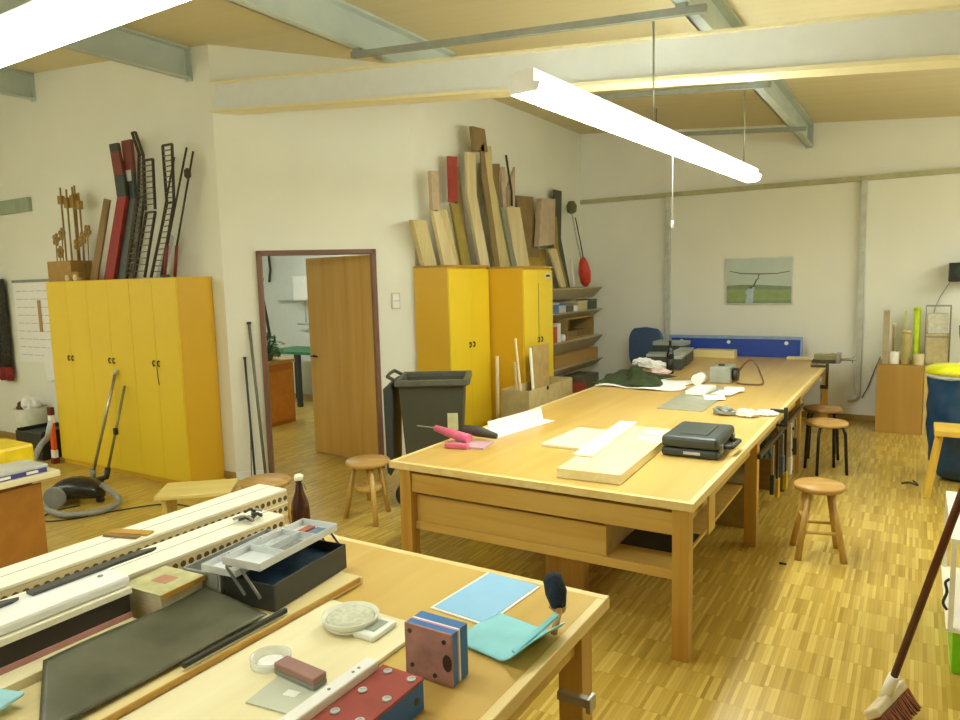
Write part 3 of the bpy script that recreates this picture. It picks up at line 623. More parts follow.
B(-.10, .38, -.14, .2, .37, .40).build('seat', wood('bench_pine', 'E4CC70', 'F0DC90', 'X', .45), t, bev=.006)
for x in (-.05, .32): B(x-.015, x+.015, -.10, .16, 0, .37).build('leg', MC['bench_pine'], t)
B(-.03, .30, .02, .05, .12, .18).build('stretcher', MC['bench_pine'], t)

# ================================================================ WHEELIE BIN
t = thing('wheelie_bin', 'dark grey wheeled rubbish bin with open lid beside the door', 'rubbish bin', (-3.28, 4.56, 0), math.radians(30)); t.scale = (.94, .94, 1.01)
bx0 = MB(); H_ = .98
def frustum(m, a, b, z0, z1):
    vs = [(a[0], a[2], z0), (a[1], a[2], z0), (a[1], a[3], z0), (a[0], a[3], z0), (b[0], b[2], z1), (b[1], b[2], z1), (b[1], b[3], z1), (b[0], b[3], z1)]
    m._add(vs, [(0, 3, 2, 1), (0, 1, 5, 4), (1, 2, 6, 5), (2, 3, 7, 6), (3, 0, 4, 7)])
frustum(bx0, (-.18, .22, -.2, .2), (-.24, .29, -.26, .26), .05, H_)
bx0.build('body', BINC, t, solid=.008)
rm = MB(); 
for a in ((-.27, .33, -.30, -.255), (-.27, .33, .255, .30), (-.27, -.235, -.255, .255), (.285, .34, -.255, .255)): rm.box(*a, H_-.035, H_+.012)
rm.build('rim', flat('bin_rim', '5A5A48', .5), t, bev=.008)
MB().tube([(-.27, -.2, H_), (-.34, -.2, H_+.035), (-.35, 0, H_+.035), (-.34, .2, H_+.035), (-.27, .2, H_)], .014).build('handle', BINC, t)
lidm = MB().prism([(-.30, -.27, .97), (-.37, -.27, .93), (-.36, -.27, .28), (-.33, -.27, .25), (-.31, -.27, .3), (-.29, -.27, .9)], (0, .54, 0)); lidm.build('lid', DGREY, t, bev=.01)
for y in (-.24, .24): 
    wh = MB().tube([(-.2, y-.03, .1), (-.2, y+.03, .1)], .1, 24); wh.build('wheel', BLACK, t, bev=.01); MB().tube([(-.2, y-.036, .1), (-.2, y+.036, .1)], .045, 18).build('wheel_hub', GREY, t)
B(.15, .235, -.262, -.234, .60, .73).build('sticker', flat('bin_sticker', 'D8CF9A', .6), t)
# poles by the door
for i, (a, b, r, lb) in enumerate([((-4.93, 4.27, 0), (-5.06, 4.295, 1.43), .013, 'tallest grey pole leaning on the wall left of the door'), ((-4.99, 4.20, 0), (-5.09, 4.25, 1.12), .010, 'shorter dark pole leaning beside the tallest pole left of the door'), ((-5.04, 4.20, 0), (-5.09, 4.27, .62), .005, 'thin wire stick leaning on the wall left of the door')]):
    t = thing('pole', lb, 'pole', a); d = Vector(b)-Vector(a)
    MB().tube([(0, 0, 0), d], r, 8).build('shaft', flat('pole_grey', '76745E', .5) if i != 1 else DGREY, t)
    MB().tube([d*.985, d*1.0], r*1.5, 8).build('end_knob', DGREY, t)

# ================================================================ VACUUM CLEANER
t = thing('vacuum_cleaner', 'grey and black canister vacuum cleaner on the floor before the yellow wardrobes', 'vacuum cleaner', (-5.86, 3.10, 0), math.radians(35)); t.scale = (.88, .88, .88)
vb = MB()
prof = [(-.25, .07, .10), (-.2, .13, .17), (-.05, .16, .23), (.1, .15, .22), (.2, .11, .16), (.25, .05, .10)]
sec = []
vs = []; n = 12
for x, hw, hh in prof:
    for k in range(n):
        a = 2*PI*k/n; vs.append((x, hw*math.cos(a)*1.0, .035+hh/2+(hh/2)*math.sin(a)))
fs = [(i*n+k, i*n+(k+1) % n, (i+1)*n+(k+1) % n, (i+1)*n+k) for i in range(len(prof)-1) for k in range(n)]+[tuple(range(n))[::-1], tuple((len(prof)-1)*n+k for k in range(n))]
vb._add(vs, fs, True); vb.build('body', flat('vacuum_black', '2A2823', .25), t, sub=1)
for y in (-.15, .15): MB().tube([(-.13, y-.02, .1), (-.13, y+.02, .1)], .1, 24).build('wheel', GREY, t, bev=.01)
MB().lathe([(.03, 0), (.04, .02), (.03, .05)], (.2, 0, 0), 12).build('castor', BLACK, t)
hs = thing('vacuum_hose', 'corrugated grey hose looping from the vacuum cleaner over the floor', 'hose', (0, 0, 0))
def smooth(pts, k=6):
    P = [Vector(p) for p in pts]; out = []
    for i in range(len(P)-1):
        p0, p1, p2, p3 = P[max(i-1, 0)], P[i], P[i+1], P[min(i+2, len(P)-1)]
        for j in range(k):
            s = j/k; out.append(.5*((2*p1)+(-p0+p2)*s+(2*p0-5*p1+4*p2-p3)*s*s+(-p0+3*p1-3*p2+p3)*s**3))
    return out+[P[-1]]
hp_ = smooth([(-6.30, 3.12, .50), (-6.33, 3.06, .42), (-6.20, 2.92, .28), (-5.98, 2.80, .12), (-5.6, 2.80, .035), (-5.40, 2.95, .03), (-5.40, 3.12, .03), (-5.48, 3.22, .05), (-5.58, 3.20, .12), (-5.63, 3.17, .17)], 12)
MB().tube(hp_, [.026 if i % 2 else .021 for i in range(len(hp_))], 10).build('hose', flat('hose_grey', '96958A', .5), hs); hs.name = 'vacuum_hose'
MB().tube([(-6.30, 3.12, .50), (-6.26, 3.14, .64)], .02).build('hose_end', LGREY, hs)
t = thing('vacuum_tube', 'shiny chrome vacuum tube leaning against the yellow wardrobe door', 'tube', (-6.47, 3.58, 0))
MB().tube([(0, 0, .06), (.185, .185, .99)], .014).build('tube', STEEL, t); MB().tube([(-.01, 0, .01), (0, 0, .09)], .025).build('foot_joint', GREY, t); MB().tube([(.183, .183, .97), (.192, .19, 1.01)], .02).build('end_collar', LGREY, t)
t = thing('vacuum_tube', 'second duller tube with dark floor joint leaning right of the chrome tube', 'tube', (-6.17, 3.5, 0))
MB().tube([(0, .05, .14), (.02, .26, .87)], .012).build('tube', flat('dull_tube', '8D8450', .4, .3), t); MB().tube([(0, .05, .15), (.0, .03, .07), (-.08, -.02, .04)], .026).build('joint', BLACK, t); B(-.2, -.02, -.1, .02, 0, .045).build('nozzle', DGREY, t, bev=.01); B(.01, .04, .12, .15, .44, .5).build('clip', BLACK, t)
tag(MB().tube(smooth([(-5.75, 3.05, .006), (-5.8, 2.85, .006), (-5.62, 2.7, .006), (-5.45, 2.85, .006), (-5.35, 3.1, .006), (-5.2, 3.35, .006), (-5.0, 3.45, .006), (-4.7, 3.42, .006), (-4.4, 3.25, .006)], 8), .005, 6).build('power_cable', BLACK), 'thin dark power cable looping on the floor from the vacuum cleaner', 'cable')

# ================================================================ LEFT CORNER
t = thing('notice_board', 'wall notice sheet with papers pinned on it left of the wardrobes', 'notice board', (-8.27, Y1-.0145, .95))
sheetm = MB().box(-.55, .55, 0, .012, 0, .9); sheetm.m = 1
for r_ in range(9):
    for c_ in range(7): sheetm._add([(-.5+c_*.145+a, -.0006, .08+r_*.09+b) for a, b in ((0, 0), (.12, 0), (.12, .006), (0, .006))], [(0, 1, 2, 3)])
sheetm.build('sheet', [PAPER, flat('print_grey', 'A9AEA6', .7)], t); B(-.56, .56, -.006, .014, .9, .93).build('top_strip', GREY, t)
B(-.05, .02, -.004, -.002, .35, .7).build('note', flat('note_tan', 'B98E5E', .7), t)
for (x, z, a, lb) in ((.22, .12, .5, 'note'), (.1, -.04, -.3, 'note')):
    MB().box(-.11, .11, -.008, -.006, -.15, .15, Matrix.Translation((x, -.004*a, z)) @ Matrix.Rotation(a, 4, 'Y')).build('note', WHITE, t)
t = thing('hanging_cloth', 'dark speckled cloth with red hem hanging at the left edge', 'cloth', (-9.0, 4.1, .72))
def cl(u, v_): return (-.28+.34*u, .02*math.sin(u*14), .16+v_*1.02)
MB().sheet(cl, 20, 4).build('fabric', flat('speckled', '3A372C', .9, var=.6, scale=40), t, solid=.006)
MB().sheet(lambda u, v_: (-.25+.32*u, .02*math.sin(u*14), v_*.16), 20, 2).build('hem', flat('hem_red', '8A2620', .8), t, solid=.006)
t = thing('waste_bin', 'tall white waste bin with crumpled paper behind the black crate', 'bin', (-8.36, 3.99, 0))
MB().lathe([(.13, 0), (.16, .47), (.155, .47), (.125, .01)], n=24).build('bucket', flat('bin_white', 'D6D4B8', .5), t)
def blob(name, par, c, r, mat, seed, flatz=.6, sub=1, loc=None):
    rnd = random.Random(seed); n_, m_ = 20, 10; sub = 0; vs = []; fs = []
    for j in range(m_+1):
        ph = PI*j/m_
        for i in range(n_):
            th_ = 2*PI*i/n_; rr = 1+rnd.uniform(-.22, .22) if 0 < j < m_ else 1
            vs.append((c[0]+r[0]*rr*math.sin(ph)*math.cos(th_), c[1]+r[1]*rr*math.sin(ph)*math.sin(th_), max(c[2]+r[2]*rr*math.cos(ph), c[2]-r[2]*.9)))
    for j in range(m_):
        for i in range(n_): fs.append((j*n_+i, j*n_+(i+1) % n_, (j+1)*n_+(i+1) % n_, (j+1)*n_+i))
    m = MB()._add(vs, fs, False); return m.build(name, mat, par, sub=sub, loc=loc)
blob('crumpled_paper', t, (.04, 0, .50), (.09, .09, .10), PAPER, 3); blob('rubbish', t, (-.06, -.05, .48), (.05, .05, .06), flat('rub_brown', '5A3A28', .7), 4)
t = thing('plastic_crate', 'black folding crate with red band on the floor left of the wardrobes', 'crate', (-7.93, 3.93, 0))
c_ = MB(); c_.box(-.24, .28, -.2, -.185, 0, .28); c_.box(-.24, .28, .185, .2, 0, .30); c_.box(-.24, -.225, -.185, .185, 0, .30); c_.box(.265, .28, -.185, .185, 0, .30); c_.box(-.225, .225, -.185, .185, 0, .012)
c_.build('body', BLACK, t, bev=.004); B(-.2, .15, -.206, -.2, .06, .12).build('red_band', flat('crate_red', '8E2A22', .5), t); B(-.225, .225, -.185, .185, .22, .26).build('contents', DGREY, t)
t = thing('traffic_baton', 'upright orange and white post beside the leftmost wardrobe', 'post', (-7.434, 3.74, 0))
B(-.03, .03, -.03, .03, .0, .06).build('foot', flat('dark_red', '6A2018', .6), t); B(-.03, .03, -.02, .02, .06, .14).build('white_section', WHITE, t); B(-.028, .028, -.018, .018, .14, .42).build('orange_section', ORANGE, t, bev=.004); B(-.03, .03, -.02, .02, .42, .50).build('upper_white_section', WHITE, t); B(-.03, .03, -.02, .02, .50, .58).build('tip', flat('dark_red', '6A2018', .6), t)
t = thing('tool_case', 'bright yellow plastic case on the desk at the left edge', 'case', (-4.52, 1.97, .751))
B(-.17, .15, -.12, .12, 0, .12).build('case_body', flat('bright_yellow', 'F6D016', .35), t, bev=.02); B(-.1, .16, -.13, -.1, 0, .045).build('base_strip', DGREY, t); B(-.03, .03, -.125, -.119, .07, .09).build('latch', BLACK, t)
t = thing('assortment_box', 'flat grey box with purple front on the desk at the left edge', 'box', (-4.19, 1.76, .751))
B(-.13, .10, -.26, .25, 0, .028).build('base', flat('purple_box', '4B4790', .4), t, bev=.004); B(-.135, .105, -.265, .255, .028, .045).build('lid', LGREY, t, bev=.004)
for y in (-.15, .0, .14): B(.1, .106, y, y+.06, .008, .022).build('label_patch', WHITE, t)

# ================================================================ SIDE ROOM
t = thing('green_table', 'green topped table with dark leg in the side room', 'table', (-7.85, 7.5, 0))
B(-.35, .75, -.35, .35, .76, .80).build('tabletop', flat('green_top', '3E7A50', .5), t); 
for x, y in ((.35, -.3), (.7, .3), (-.3, .3)): B(x-.03, x+.03, y-.03, y+.03, 0, .76).build('leg', DGREY, t)
t = thing('base_cabinet', 'orange base cabinet with pale worktop in the side room', 'cabinet', (-7.05, 6.0, 0), math.radians(0))
B(-.36, .27, -.25, .42, 0, .77).build('body', flat('orange_cab', 'CC7612', .45, var=.05), t, bev=.003); B(-.38, .29, -.27, .44, .77, .81).build('worktop', wood('counter_wood', 'B98A40', 'C99C50', 'X'), t)
B(-.1, .22, -.272, -.26, .05, .6).build('door', flat('orange_cab_door', 'D8851C', .4), t); B(.271, .285, -.2, .38, .05, .68).build('side_door', flat('orange_cab_door', 'D8851C', .4), t)
t = thing('potted_plant', 'low green bushy plant on the cabinet in the side room', 'plant', (-6.95, 6.15, .811))
lf_ = MB(); rnd = random.Random(5)
for i in range(260):
    a = rnd.uniform(0, 2*PI); r = rnd.uniform(.0, .26); z = rnd.uniform(.03, .34)*(1-r*1.6); c = Vector((r*math.cos(a), r*math.sin(a)*.7, z+.02))
    u = Vector((rnd.uniform(-1, 1), rnd.uniform(-1, 1), rnd.uniform(-.3, .8))).normalized()*.05; w2 = u.cross(Vector((rnd.uniform(-1, 1), rnd.uniform(-1, 1), 1))).normalized()*.018
    lf_._add([c-u, c+w2, c+u, c-w2], [(0, 1, 2, 3)])
lf_.build('leaves', flat('leaf_green', '3F6A38', .6, var=.3), t); MB().lathe([(.06, 0), (.09, .08)], n=14).build('pot', flat('pot_green', '4E6E4E', .6), t)
t = thing('water_boiler', 'white wall mounted water heater with pipes in the side room', 'water heater', (-8.06, 8.02, 1.5))
B(-.13, .22, -.2, .07, 0, .38).build('tank', WHITE, t, bev=.02)
for x in (-.02, .1): MB().tube([(x, -.05, 0), (x, -.05, -.36)], .012, 8).build('pipe', LGREY, t)
MB().tube([(-.16, -.08, -.36), (.22, -.08, -.36)], .018, 8).build('mixer_tap', LGREY, t)
t = thing('hanging_cable', 'dark cable and brush hanging at the left inside the side room', 'cable', (-8.2, 7.0, .95)); t.location = (-6.62, 5.95, 1.12)
MB().tube(smooth([(-.1, 0, .72), (-.13, 0, .55), (-.1, 0, .4), (-.06, 0, .2), (-.03, 0, .0)]), .018, 8).build('cable', DGREY, t)
tag(B(-8.75, -8.21, 8.02, 8.098, 1.86-.36, 1.87-.36+.0).build('tile_edge', LGREY), 'thin grey tile edge strip on the side room wall', 'trim')
t = thing('wall_cord', 'narrow dark cord on the side room wall', 'cord', (-8.93, 8.06, 1.80)); MB().tube([(0, 0, .45), (.02, 0, .2), (-.02, 0, 0)], .02, 8).build('cord', DGREY, t)  # just a dark cord hanging on the wall, no blind

# ================================================================ ON THE BIG BENCH
Z = TZ+.0015
t = thing('hot_wire_tool', 'pink plastic tool with black handle and grey plate, left front of large workbench', 'tool', (-2.36, 3.58, Z), math.radians(10))
B(-.05, .19, -.12, .06, .0, .010).build('plate', [flat('plate_pinkgrey', 'CFA8B0', .4)], t); B(-.05, .10, -.15, -.115, .0, .03).build('pink_rim', PINK, t, bev=.006)
MB().tube([(.06, -.02, .035), (-.08, .03, .05), (-.2, .05, .075)], [.03, .028, .02], 12).build('pink_housing', PINK, t)
MB().tube([(-.02, .06, .075), (.08, .09, .06), (.2, .09, .035)], [.028, .035, .018], 12).build('dark_grip', flat('grip_olive', '46402E', .6), t); MB().tube([(-.2, .05, .075), (-.32, .04, .085)], .005, 6).build('spike', STEEL, t)
t = thing('white_profile', 'folded white L-shaped sheet standing on the large workbench', 'sheet', (-2.28, 4.13, Z), math.radians(-8))
B(-.16, .10, -.32, .32, 0, .004).build('base_sheet', WHITE, t); MB().box(-.002, .002, -.3, .3, 0, .09, Matrix.Translation((.02, 0, .004)) @ Matrix.Rotation(-.25, 4, 'Y')).build('upright_sheet', flat('pale_lilac', 'DDDBD8', .4), t)
t = thing('plywood_board', 'small light plywood board lying left of the thick wooden board', 'board', (-1.74, 3.98, Z), math.radians(-2)); B(-.14, .14, -.26, .26, 0, .016).build('panel', PALE, t, bev=.002)
t = thing('thick_board', 'thick laminated wooden board lying on the large workbench', 'board', (-1.37, 3.70, Z), math.radians(2.5)); B(-.165, .165, -.54, .58, 0, .05).build('slab', [wood('pale_slab', 'E9D79A', 'F1E3B0', 'Y', .5)], t, bev=.003)
t = thing('wood_strip', 'narrow pale strip lying on top of the thick wooden board', 'wood strip', (-1.52, 3.87, Z+.052), math.radians(5)); B(-.055, .055, -.46, .47, 0, .012).build('strip', CREAM, t, bev=.002)
for i, (x, y) in enumerate([(-1.30, 3.95), (-1.32, 4.12)]): tag(B(-.06, .06, -.045, .045, 0, .003).build('paper_label', PAPER, loc=(x, y, Z+.0515), rz=.1), ['small white paper slip on the thick board, nearer the case', 'small white paper slip on the thick board, further from the camera'][i], 'paper')
t = thing('power_tool_case', 'dark grey plastic power tool case on the large workbench', 'case', (-1.035, 4.04, Z), math.radians(1))
B(-.155, .155, -.225, .225, 0, .05).build('lower_shell', flat('case_grey', '33372F', .45), t, bev=.018); B(-.155, .155, -.225, .225, .052, .115).build('upper_shell', flat('case_grey2', '3C423A', .4), t, bev=.02)
B(-.07, .08, -.14, .14, .115, .120).build('raised_panel', flat('case_grey2', '3C423A', .4), t, bev=.003)
hd = MB().tube([(.155, -.1, .05), (.2, -.09, .05), (.205, .09, .05), (.155, .1, .05)], .013); hd.build('handle', flat('case_grey', '33372F', .45), t)
B(-.03, .06, -.2275, -.2235, .02, .035).build('badge', LGREY, t)
for y in (-.16, .16): B(.15, .165, y-.02, y+.02, .03, .075).build('latch', GREY, t)
t = thing('metal_sheet', 'grey metal sheet lying flat in the middle of the large workbench', 'sheet', (-1.48, 5.77, Z), math.radians(1)); MB().box(-.17, .17, -.6, .6, 0, .006).build('sheet', flat('sheet_metal', 'B5B59E', .3, .3), t)
tag(B(-.08, .08, -.2, .2, 0, .035).build('white_carton', WHITE, loc=(-1.53, 6.02, Z+.007), bev=.008), 'small flat white carton lying on the metal sheet', 'carton')
tag(MB().tube([(0, 0, .05), (.0, .2, .05)], .05, 20).build('paper_roll', PAPER, loc=(-1.67, 6.42, Z)), 'white paper roll beside the grey transformer', 'roll')
for i, (x, y, a) in enumerate([(-1.36, 5.78, .3), (-1.33, 6.02, -.1), (-1.30, 6.22, .2)]): tag(B(-.08, .08, -.11, .11, 0, .003).build('paper_sheet', PAPER, loc=(x, y, Z+.0075+.0035*i), rz=a), ['white paper sheet at the front of the metal sheet', 'white paper sheet in the middle right of the metal sheet', 'white paper sheet nearest the transformer'][i], 'paper')
t = thing('transformer', 'grey metal transformer box with cable on the large workbench', 'transformer', (-1.50, 6.72, Z))
B(-.1, .08, -.12, .14, 0, .15).build('housing', flat('trafo_grey', '9EA396', .4), t, bev=.008); MB().tube([(.08, 0, .075), (.13, 0, .075)], .06, 18).build('coil', DARKSTEEL, t)
MB().tube([(-.02, 0, .15), (-.02, 0, .165)], .03, 14).build('knob', DGREY, t)
MB().tube(smooth([(.13, 0, .1), (.19, -.02, .18), (.24, -.02, .215), (.29, -.04, .18), (.33, -.06, .1), (.36, -.1, .015), (.25, -.14, .008), (.16, -.12, .01), (.10, -.06, .02)]), .008, 8).build('cable', flat('brown_cable', '6A4A2E', .6), t)
for i, (x, y, r, m_) in enumerate([(-1.14, 5.14, (.08, .06, .03), GREY), (-.98, 5.12, (.08, .05, .028), WHITE), (-.87, 5.22, (.07, .045, .02), PAPER)]):
    tag(blob('crumpled_tube', None, (0, 0, r[2]*.9), r, m_, 10+i, loc=(x, y, Z)), ['grey crumpled tube near the right edge of the large workbench', 'white crumpled tube in the middle of three near the edge', 'small white crumpled tube nearest the clamp'][i], 'tube')
def clamp(x, y, s, label, rz=0):
    t = thing('screw_clamp', label, 'clamp', (x, y, 0), rz)
    f = MB(); f.box(-.06*s, .05, -.012, .012, TZ+.001, TZ+.026); f.box(.05, .075, -.012, .012, TZ-.14*s, TZ+.027+.02*s); f.box(-.0, .05, -.012, .012, TZ-.14*s, TZ-.115*s); f.build('frame', DARKSTEEL, t, bev=.003)
    MB().tube([(.012, 0, TZ-.045), (.012, 0, TZ-.22*s)], .008, 8).build('screw', STEEL, t); MB().tube([(.012, -.05, TZ-.21*s), (.012, .05, TZ-.21*s)], .006, 8).build('bar_handle', STEEL, t)
    return t
clamp(-.827, 5.36, .7, 'dark steel clamp on the right edge of the workbench above the hanging tools')
t = thing('bench_vise', 'steel bench vise on the far right corner of the large workbench', 'vise', (-.84, 8.55, Z))
B(-.12, .12, -.1, .1, 0, .03).build('base', DARKSTEEL, t, bev=.006); B(-.1, .14, -.06, .06, .03, .09).build('body', flat('vise_ochre', '9A9060', .5, .3), t, bev=.008); B(.12, .16, -.08, .08, .0, .11).build('jaw', STEEL, t, bev=.004)
MB().tube([(.16, 0, .04), (.3, 0, .04)], .014).build('screw', STEEL, t); MB().tube([(.28, -.1, .02), (.28, .1, .06)], .007, 8).build('handle_bar', STEEL, t)
clamp(-.83, 8.1, 1.6, 'long steel clamp hanging below the far vise')
t = thing('hand_vise', 'flat wooden handled tool lying beside the far vise', 'tool', (-1.0, 8.75, Z)); B(-.25, .1, -.05, .05, 0, .03).build('body', BALSA, t, bev=.006); MB().tube([(.1, 0, .03), (.22, .02, .07), (.3, .02, .05)], .012).build('hook', STEEL, t)
# jacket on white sheet
tag(MB().sheet(lambda u, v_: (-.38+.76*u+.03*math.sin(v_*9), -.3+.62*v_+.04*math.sin(u*7), .008+.006*math.sin(u*12+v_*8)+.004), 20, 14).build('white_cloth', PAPER, loc=(-2.1, 6.3, Z), solid=.006), 'white plastic sheet spread under the green jacket', 'sheet')
def jk(u, v_):
    ex = math.sin(PI*u)**.5*math.sin(PI*v_)**.5
    z = ex*(.055+.025*math.sin(u*9+v_*5)+.03*math.sin(v_*13-u*6)+.015*math.sin(u*27+v_*3))
    return (-.36+.56*u+.05*math.sin(v_*7), -.36+.70*v_+.06*math.sin(u*6), max(z, .0))
tag(MB().sheet(jk, 34, 26).build('folded_jacket', GREEN, loc=(-2.17, 6.42, Z+.024), solid=.004), 'dark olive green folded jacket lying on the large workbench', 'jacket')
for i, (x, y, r) in enumerate([(-2.35, 7.35, (.12, .1, .05)), (-2.18, 7.0, (.1, .09, .03)), (-2.55, 7.55, (.12, .1, .05))]):
    tag(blob('crumpled_paper', None, (0, 0, r[2]*.9), r, [PAPER, flat('paper_pinkish', 'E8D2C8', .7), PAPER][i], 30+i, loc=(x, y, Z)), ['crumpled white paper behind the green jacket', 'pinkish crumpled paper in front of the dark bottle', 'crumpled white paper furthest left behind the jacket'][i], 'paper')
BOT = flat('bottle_black', '14160F', .12, var=.05)
t = thing('glass_bottle', 'tall dark green wine bottle on the large workbench', 'bottle', (-2.12, 7.12, Z))
MB().lathe([(.034, 0), (.037, .01), (.037, .19), (.03, .225), (.014, .255), (.013, .315), (.015, .318), (.015, .335), (.012, .336)], n=20).build('glass', BOT, t)
MB().lathe([(.0376, .05), (.0376, .15)], n=20).build('label', flat('bottle_label', '2B2D22', .6), t)
for k, (cx, cy, w_, l_, h_, rz_, lb) in enumerate([(-2.17, 7.50, .15, .26, .15, 7, 'dark grey case with pale top directly behind the wine bottle'), (-2.21, 7.84, .15, .28, .16, 7, 'middle one of three dark cases standing behind the wine bottle'), (-2.26, 8.18, .15, .26, .15, 7, 'furthest of three dark cases in line behind the wine bottle'), (-2.52, 8.52, .38, .26, .2, 0, 'wide dark case with light grey lid by the blue chair'), (-2.50, 7.95, .24, .3, .11, 12, 'low dark case with grey lid left of the three in line')]):
    c = lidbox('storage_case', cx-w_/2, cx+w_/2, cy-l_/2, cy+l_/2, Z, Z+h_, flat('case_dark', '3D433C', .5), flat('case_lid', 'A3ABA2', .4), lb, 'case', 'grey cases at the far left of the large workbench'); c.rotation_euler.z = math.radians(rz_)
tag(B(-.235, .235, -.1, .1, 0, .09).build('wood_block', wood('pale_block', 'EBD690', 'F3E2A6', 'X'), loc=(-2.05, 8.72, Z), bev=.003), 'pale yellow wooden block lying before the blue panel', 'block')
t = thing('blue_board', 'long low blue board with white round fittings at the workbench far end', 'board', (-1.88, 8.90, Z))
B(-.75, .75, -.012, .012, 0, .21).build('board', BLUE, t); fr_ = MB(); fr_.box(-.76, .76, -.03, .03, .21, .245); fr_.box(-.775, -.75, -.03, .03, 0, .245); fr_.box(.75, .775, -.03, .03, 0, .245); fr_.build('frame', flat('panel_frame', '8FA6CC', .4), t, bev=.003)
for x in (-.62, -.05, .6): MB().tube([(x, -.013, .17), (x, -.02, .17)], .022, 14).build('fitting', WHITE, t)
bt['note_far'] = 1; del bt['note_far']

# ---- office chair behind the bench
t = thing('office_chair', 'blue upholstered office chair behind the far left of the large workbench', 'chair', (-2.92, 8.72, 0), math.radians(-15))
CB = flat('chair_blue', '4C6488', .9, var=.1, scale=30)
bk = []
for j in range(13):
    f = j/12; hw = .25*(1-abs(2*f-1)**4*.3)
    bk.append((hw, .58+f*.5))
vs = []
poly = [(-hw, 0, z) for hw, z in bk]+[(0, 0, 1.10)]+[(hw, 0, z) for hw, z in reversed(bk)]
MB().prism(poly, (0, .05, 0)).build('backrest', CB, t, bev=.015)
B(-.22, .22, -.45, -.02, .44, .52).build('seat', CB, t, bev=.03); B(-.03, .03, .04, .065, .45, .8).build('back_post', BLACK, t); MB().tube([(0, -.2, .1), (0, -.2, .44)], .025).build('column', BLACK, t)
for k in range(5):
    a = 2*PI*k/5+.3; MB().tube([(0, -.2, .12), (.26*math.cos(a), -.2+.26*math.sin(a), .07)], [.022, .015], 8).build('base_arm', BLACK, t); MB().lathe([(.01, 0), (.025, .01), (.025, .04), (.01, .05)], (.26*math.cos(a), -.2+.26*math.sin(a), 0.0), 10).build('castor', BLACK, t)

# ---- tools hanging on the bench side
def hang(x, y, L_, mat, col, label, w_=.03):
    t = thing('hanging_tool', label, 'tool', (x, y, .58-L_))
    B(-.006, .006, -w_/2, w_/2, .12, L_).build('blade', mat, t); B(-.014, .014, -w_*.6, w_*.6, 0, .14).build('handle', col, t, bev=.005)
rk = thing('tool_rail', 'dark rail on the side of the workbench carrying hanging tools', 'rail', (-.8222, 5.66, .58)); B(0, .02, -1.03, .98, 0, .03).build('bar', DARKSTEEL, rk)
YH = flat('handle_yellow', 'D8B42A', .4)
for i, (y, L_, m_, c2, lb) in enumerate([(5.05, .34, STEEL, DGREY, 'hanging tool with dark grip, nearest the camera under the workbench edge'), (5.25, .42, DARKSTEEL, YH, 'hanging tool with yellow grip, second from the front'), (5.45, .3, flat('bluegrey', '5E6E7A', .4), flat('bluegrey', '5E6E7A', .4), 'blue grey hanging tool under the clamp'), (5.62, .46, DARKSTEEL, YH, 'long hanging tool with yellow grip behind the blue grey one'), (5.85, .4, LGREY, WHITE, 'pale hanging tool with white grip'), (6.1, .3, STEEL, DGREY, 'hanging tool with dark grip, furthest from the camera')]):
    hang(-.7957, y, L_, m_, c2, lb, .045)
t = thing('cloth_bag', 'blue grey cloth bundle hanging below the workbench edge', 'cloth', (-.90, 5.35, .42)); blob('bundle', t, (0, 0, .08), (.06, .09, .1), flat('bluegrey_cloth', '55626A', .8), 51)
item('carton', -1.25, -.95, 4.95, 5.4, 0.0, .32, flat('under_carton', 'A08A4C', .7), 'brown carton on the floor under the large workbench', 'box')
t = thing('drawer_unit', 'brown drawer unit under the far part of the large workbench', 'cabinet', (-1.05, 6.2, 0)); B(-.2, .2, -.25, .25, 0, .56).build('body', wood('unit_wood', '7E5A24', '94703A', 'X'), t)
for i in range(3): d = B(.201, .212, -.23, .23, .03+i*.18, .19+i*.18).build('drawer', wood('unit_front', '9A7434', 'B08A4A', 'Y'), t, bev=.002); MB().lathe([(.008, 0), (.014, .01), (.01, .02)], (.213, 0, .11+i*.18), 10, M=Matrix.Rotation(PI/2, 4, 'Y')).build('knob', DARKSTEEL, d)

# ---- cardboard box with sticks before the wardrobes
t = thing('cardboard_box', 'open cardboard box with wood offcuts before the middle wardrobes', 'box', (-2.99, 5.85, 0))
c_ = MB(); c_.box(.12, .13, -.42, .5, 0, .77); c_.box(-.15, -.14, -.42, .5, 0, .77); c_.box(-.14, .12, -.42, -.41, 0, .77); c_.box(-.14, .12, .49, .5, 0, .77); c_.box(-.14, .12, -.41, .49, 0, .01)
c_.build('carton', flat('card_pale', 'BDA66A', .8), t); MB().tube([(.131, -.05, .75), (.135, -.05, .75)], .02, 10).build('hand_hole', BLACK, t)
for i, (y, y2, z, x, m_, w_, lb) in enumerate([(5.70, 5.55, 1.22, -3.02, PALE, .02, 'thin pale stick leaning left out of the cardboard box'), (5.78, 5.72, 1.12, -2.96, CREAM, .035, 'cream stick standing upright in the cardboard box'), (5.66, 5.60, 1.0, -3.06, BALSA, .025, 'short balsa stick at the left end of the cardboard box')]):
    t = thing('wood_strip', lb, 'wood strip', (x, y, .012)); MB().bar((0, 0, 0), (-.03, y2-y, z-.012), w_, .012, (1, 0, 0)).build('strip', m_, t)
tag(B(-.012, .012, -.17, .17, 0, 1.1).build('brown_board', flat('panel_brown', 'B4965A', .7), loc=(-3.06, 6.05, .012), bev=.002), 'tall brown board standing in the cardboard box', 'board')

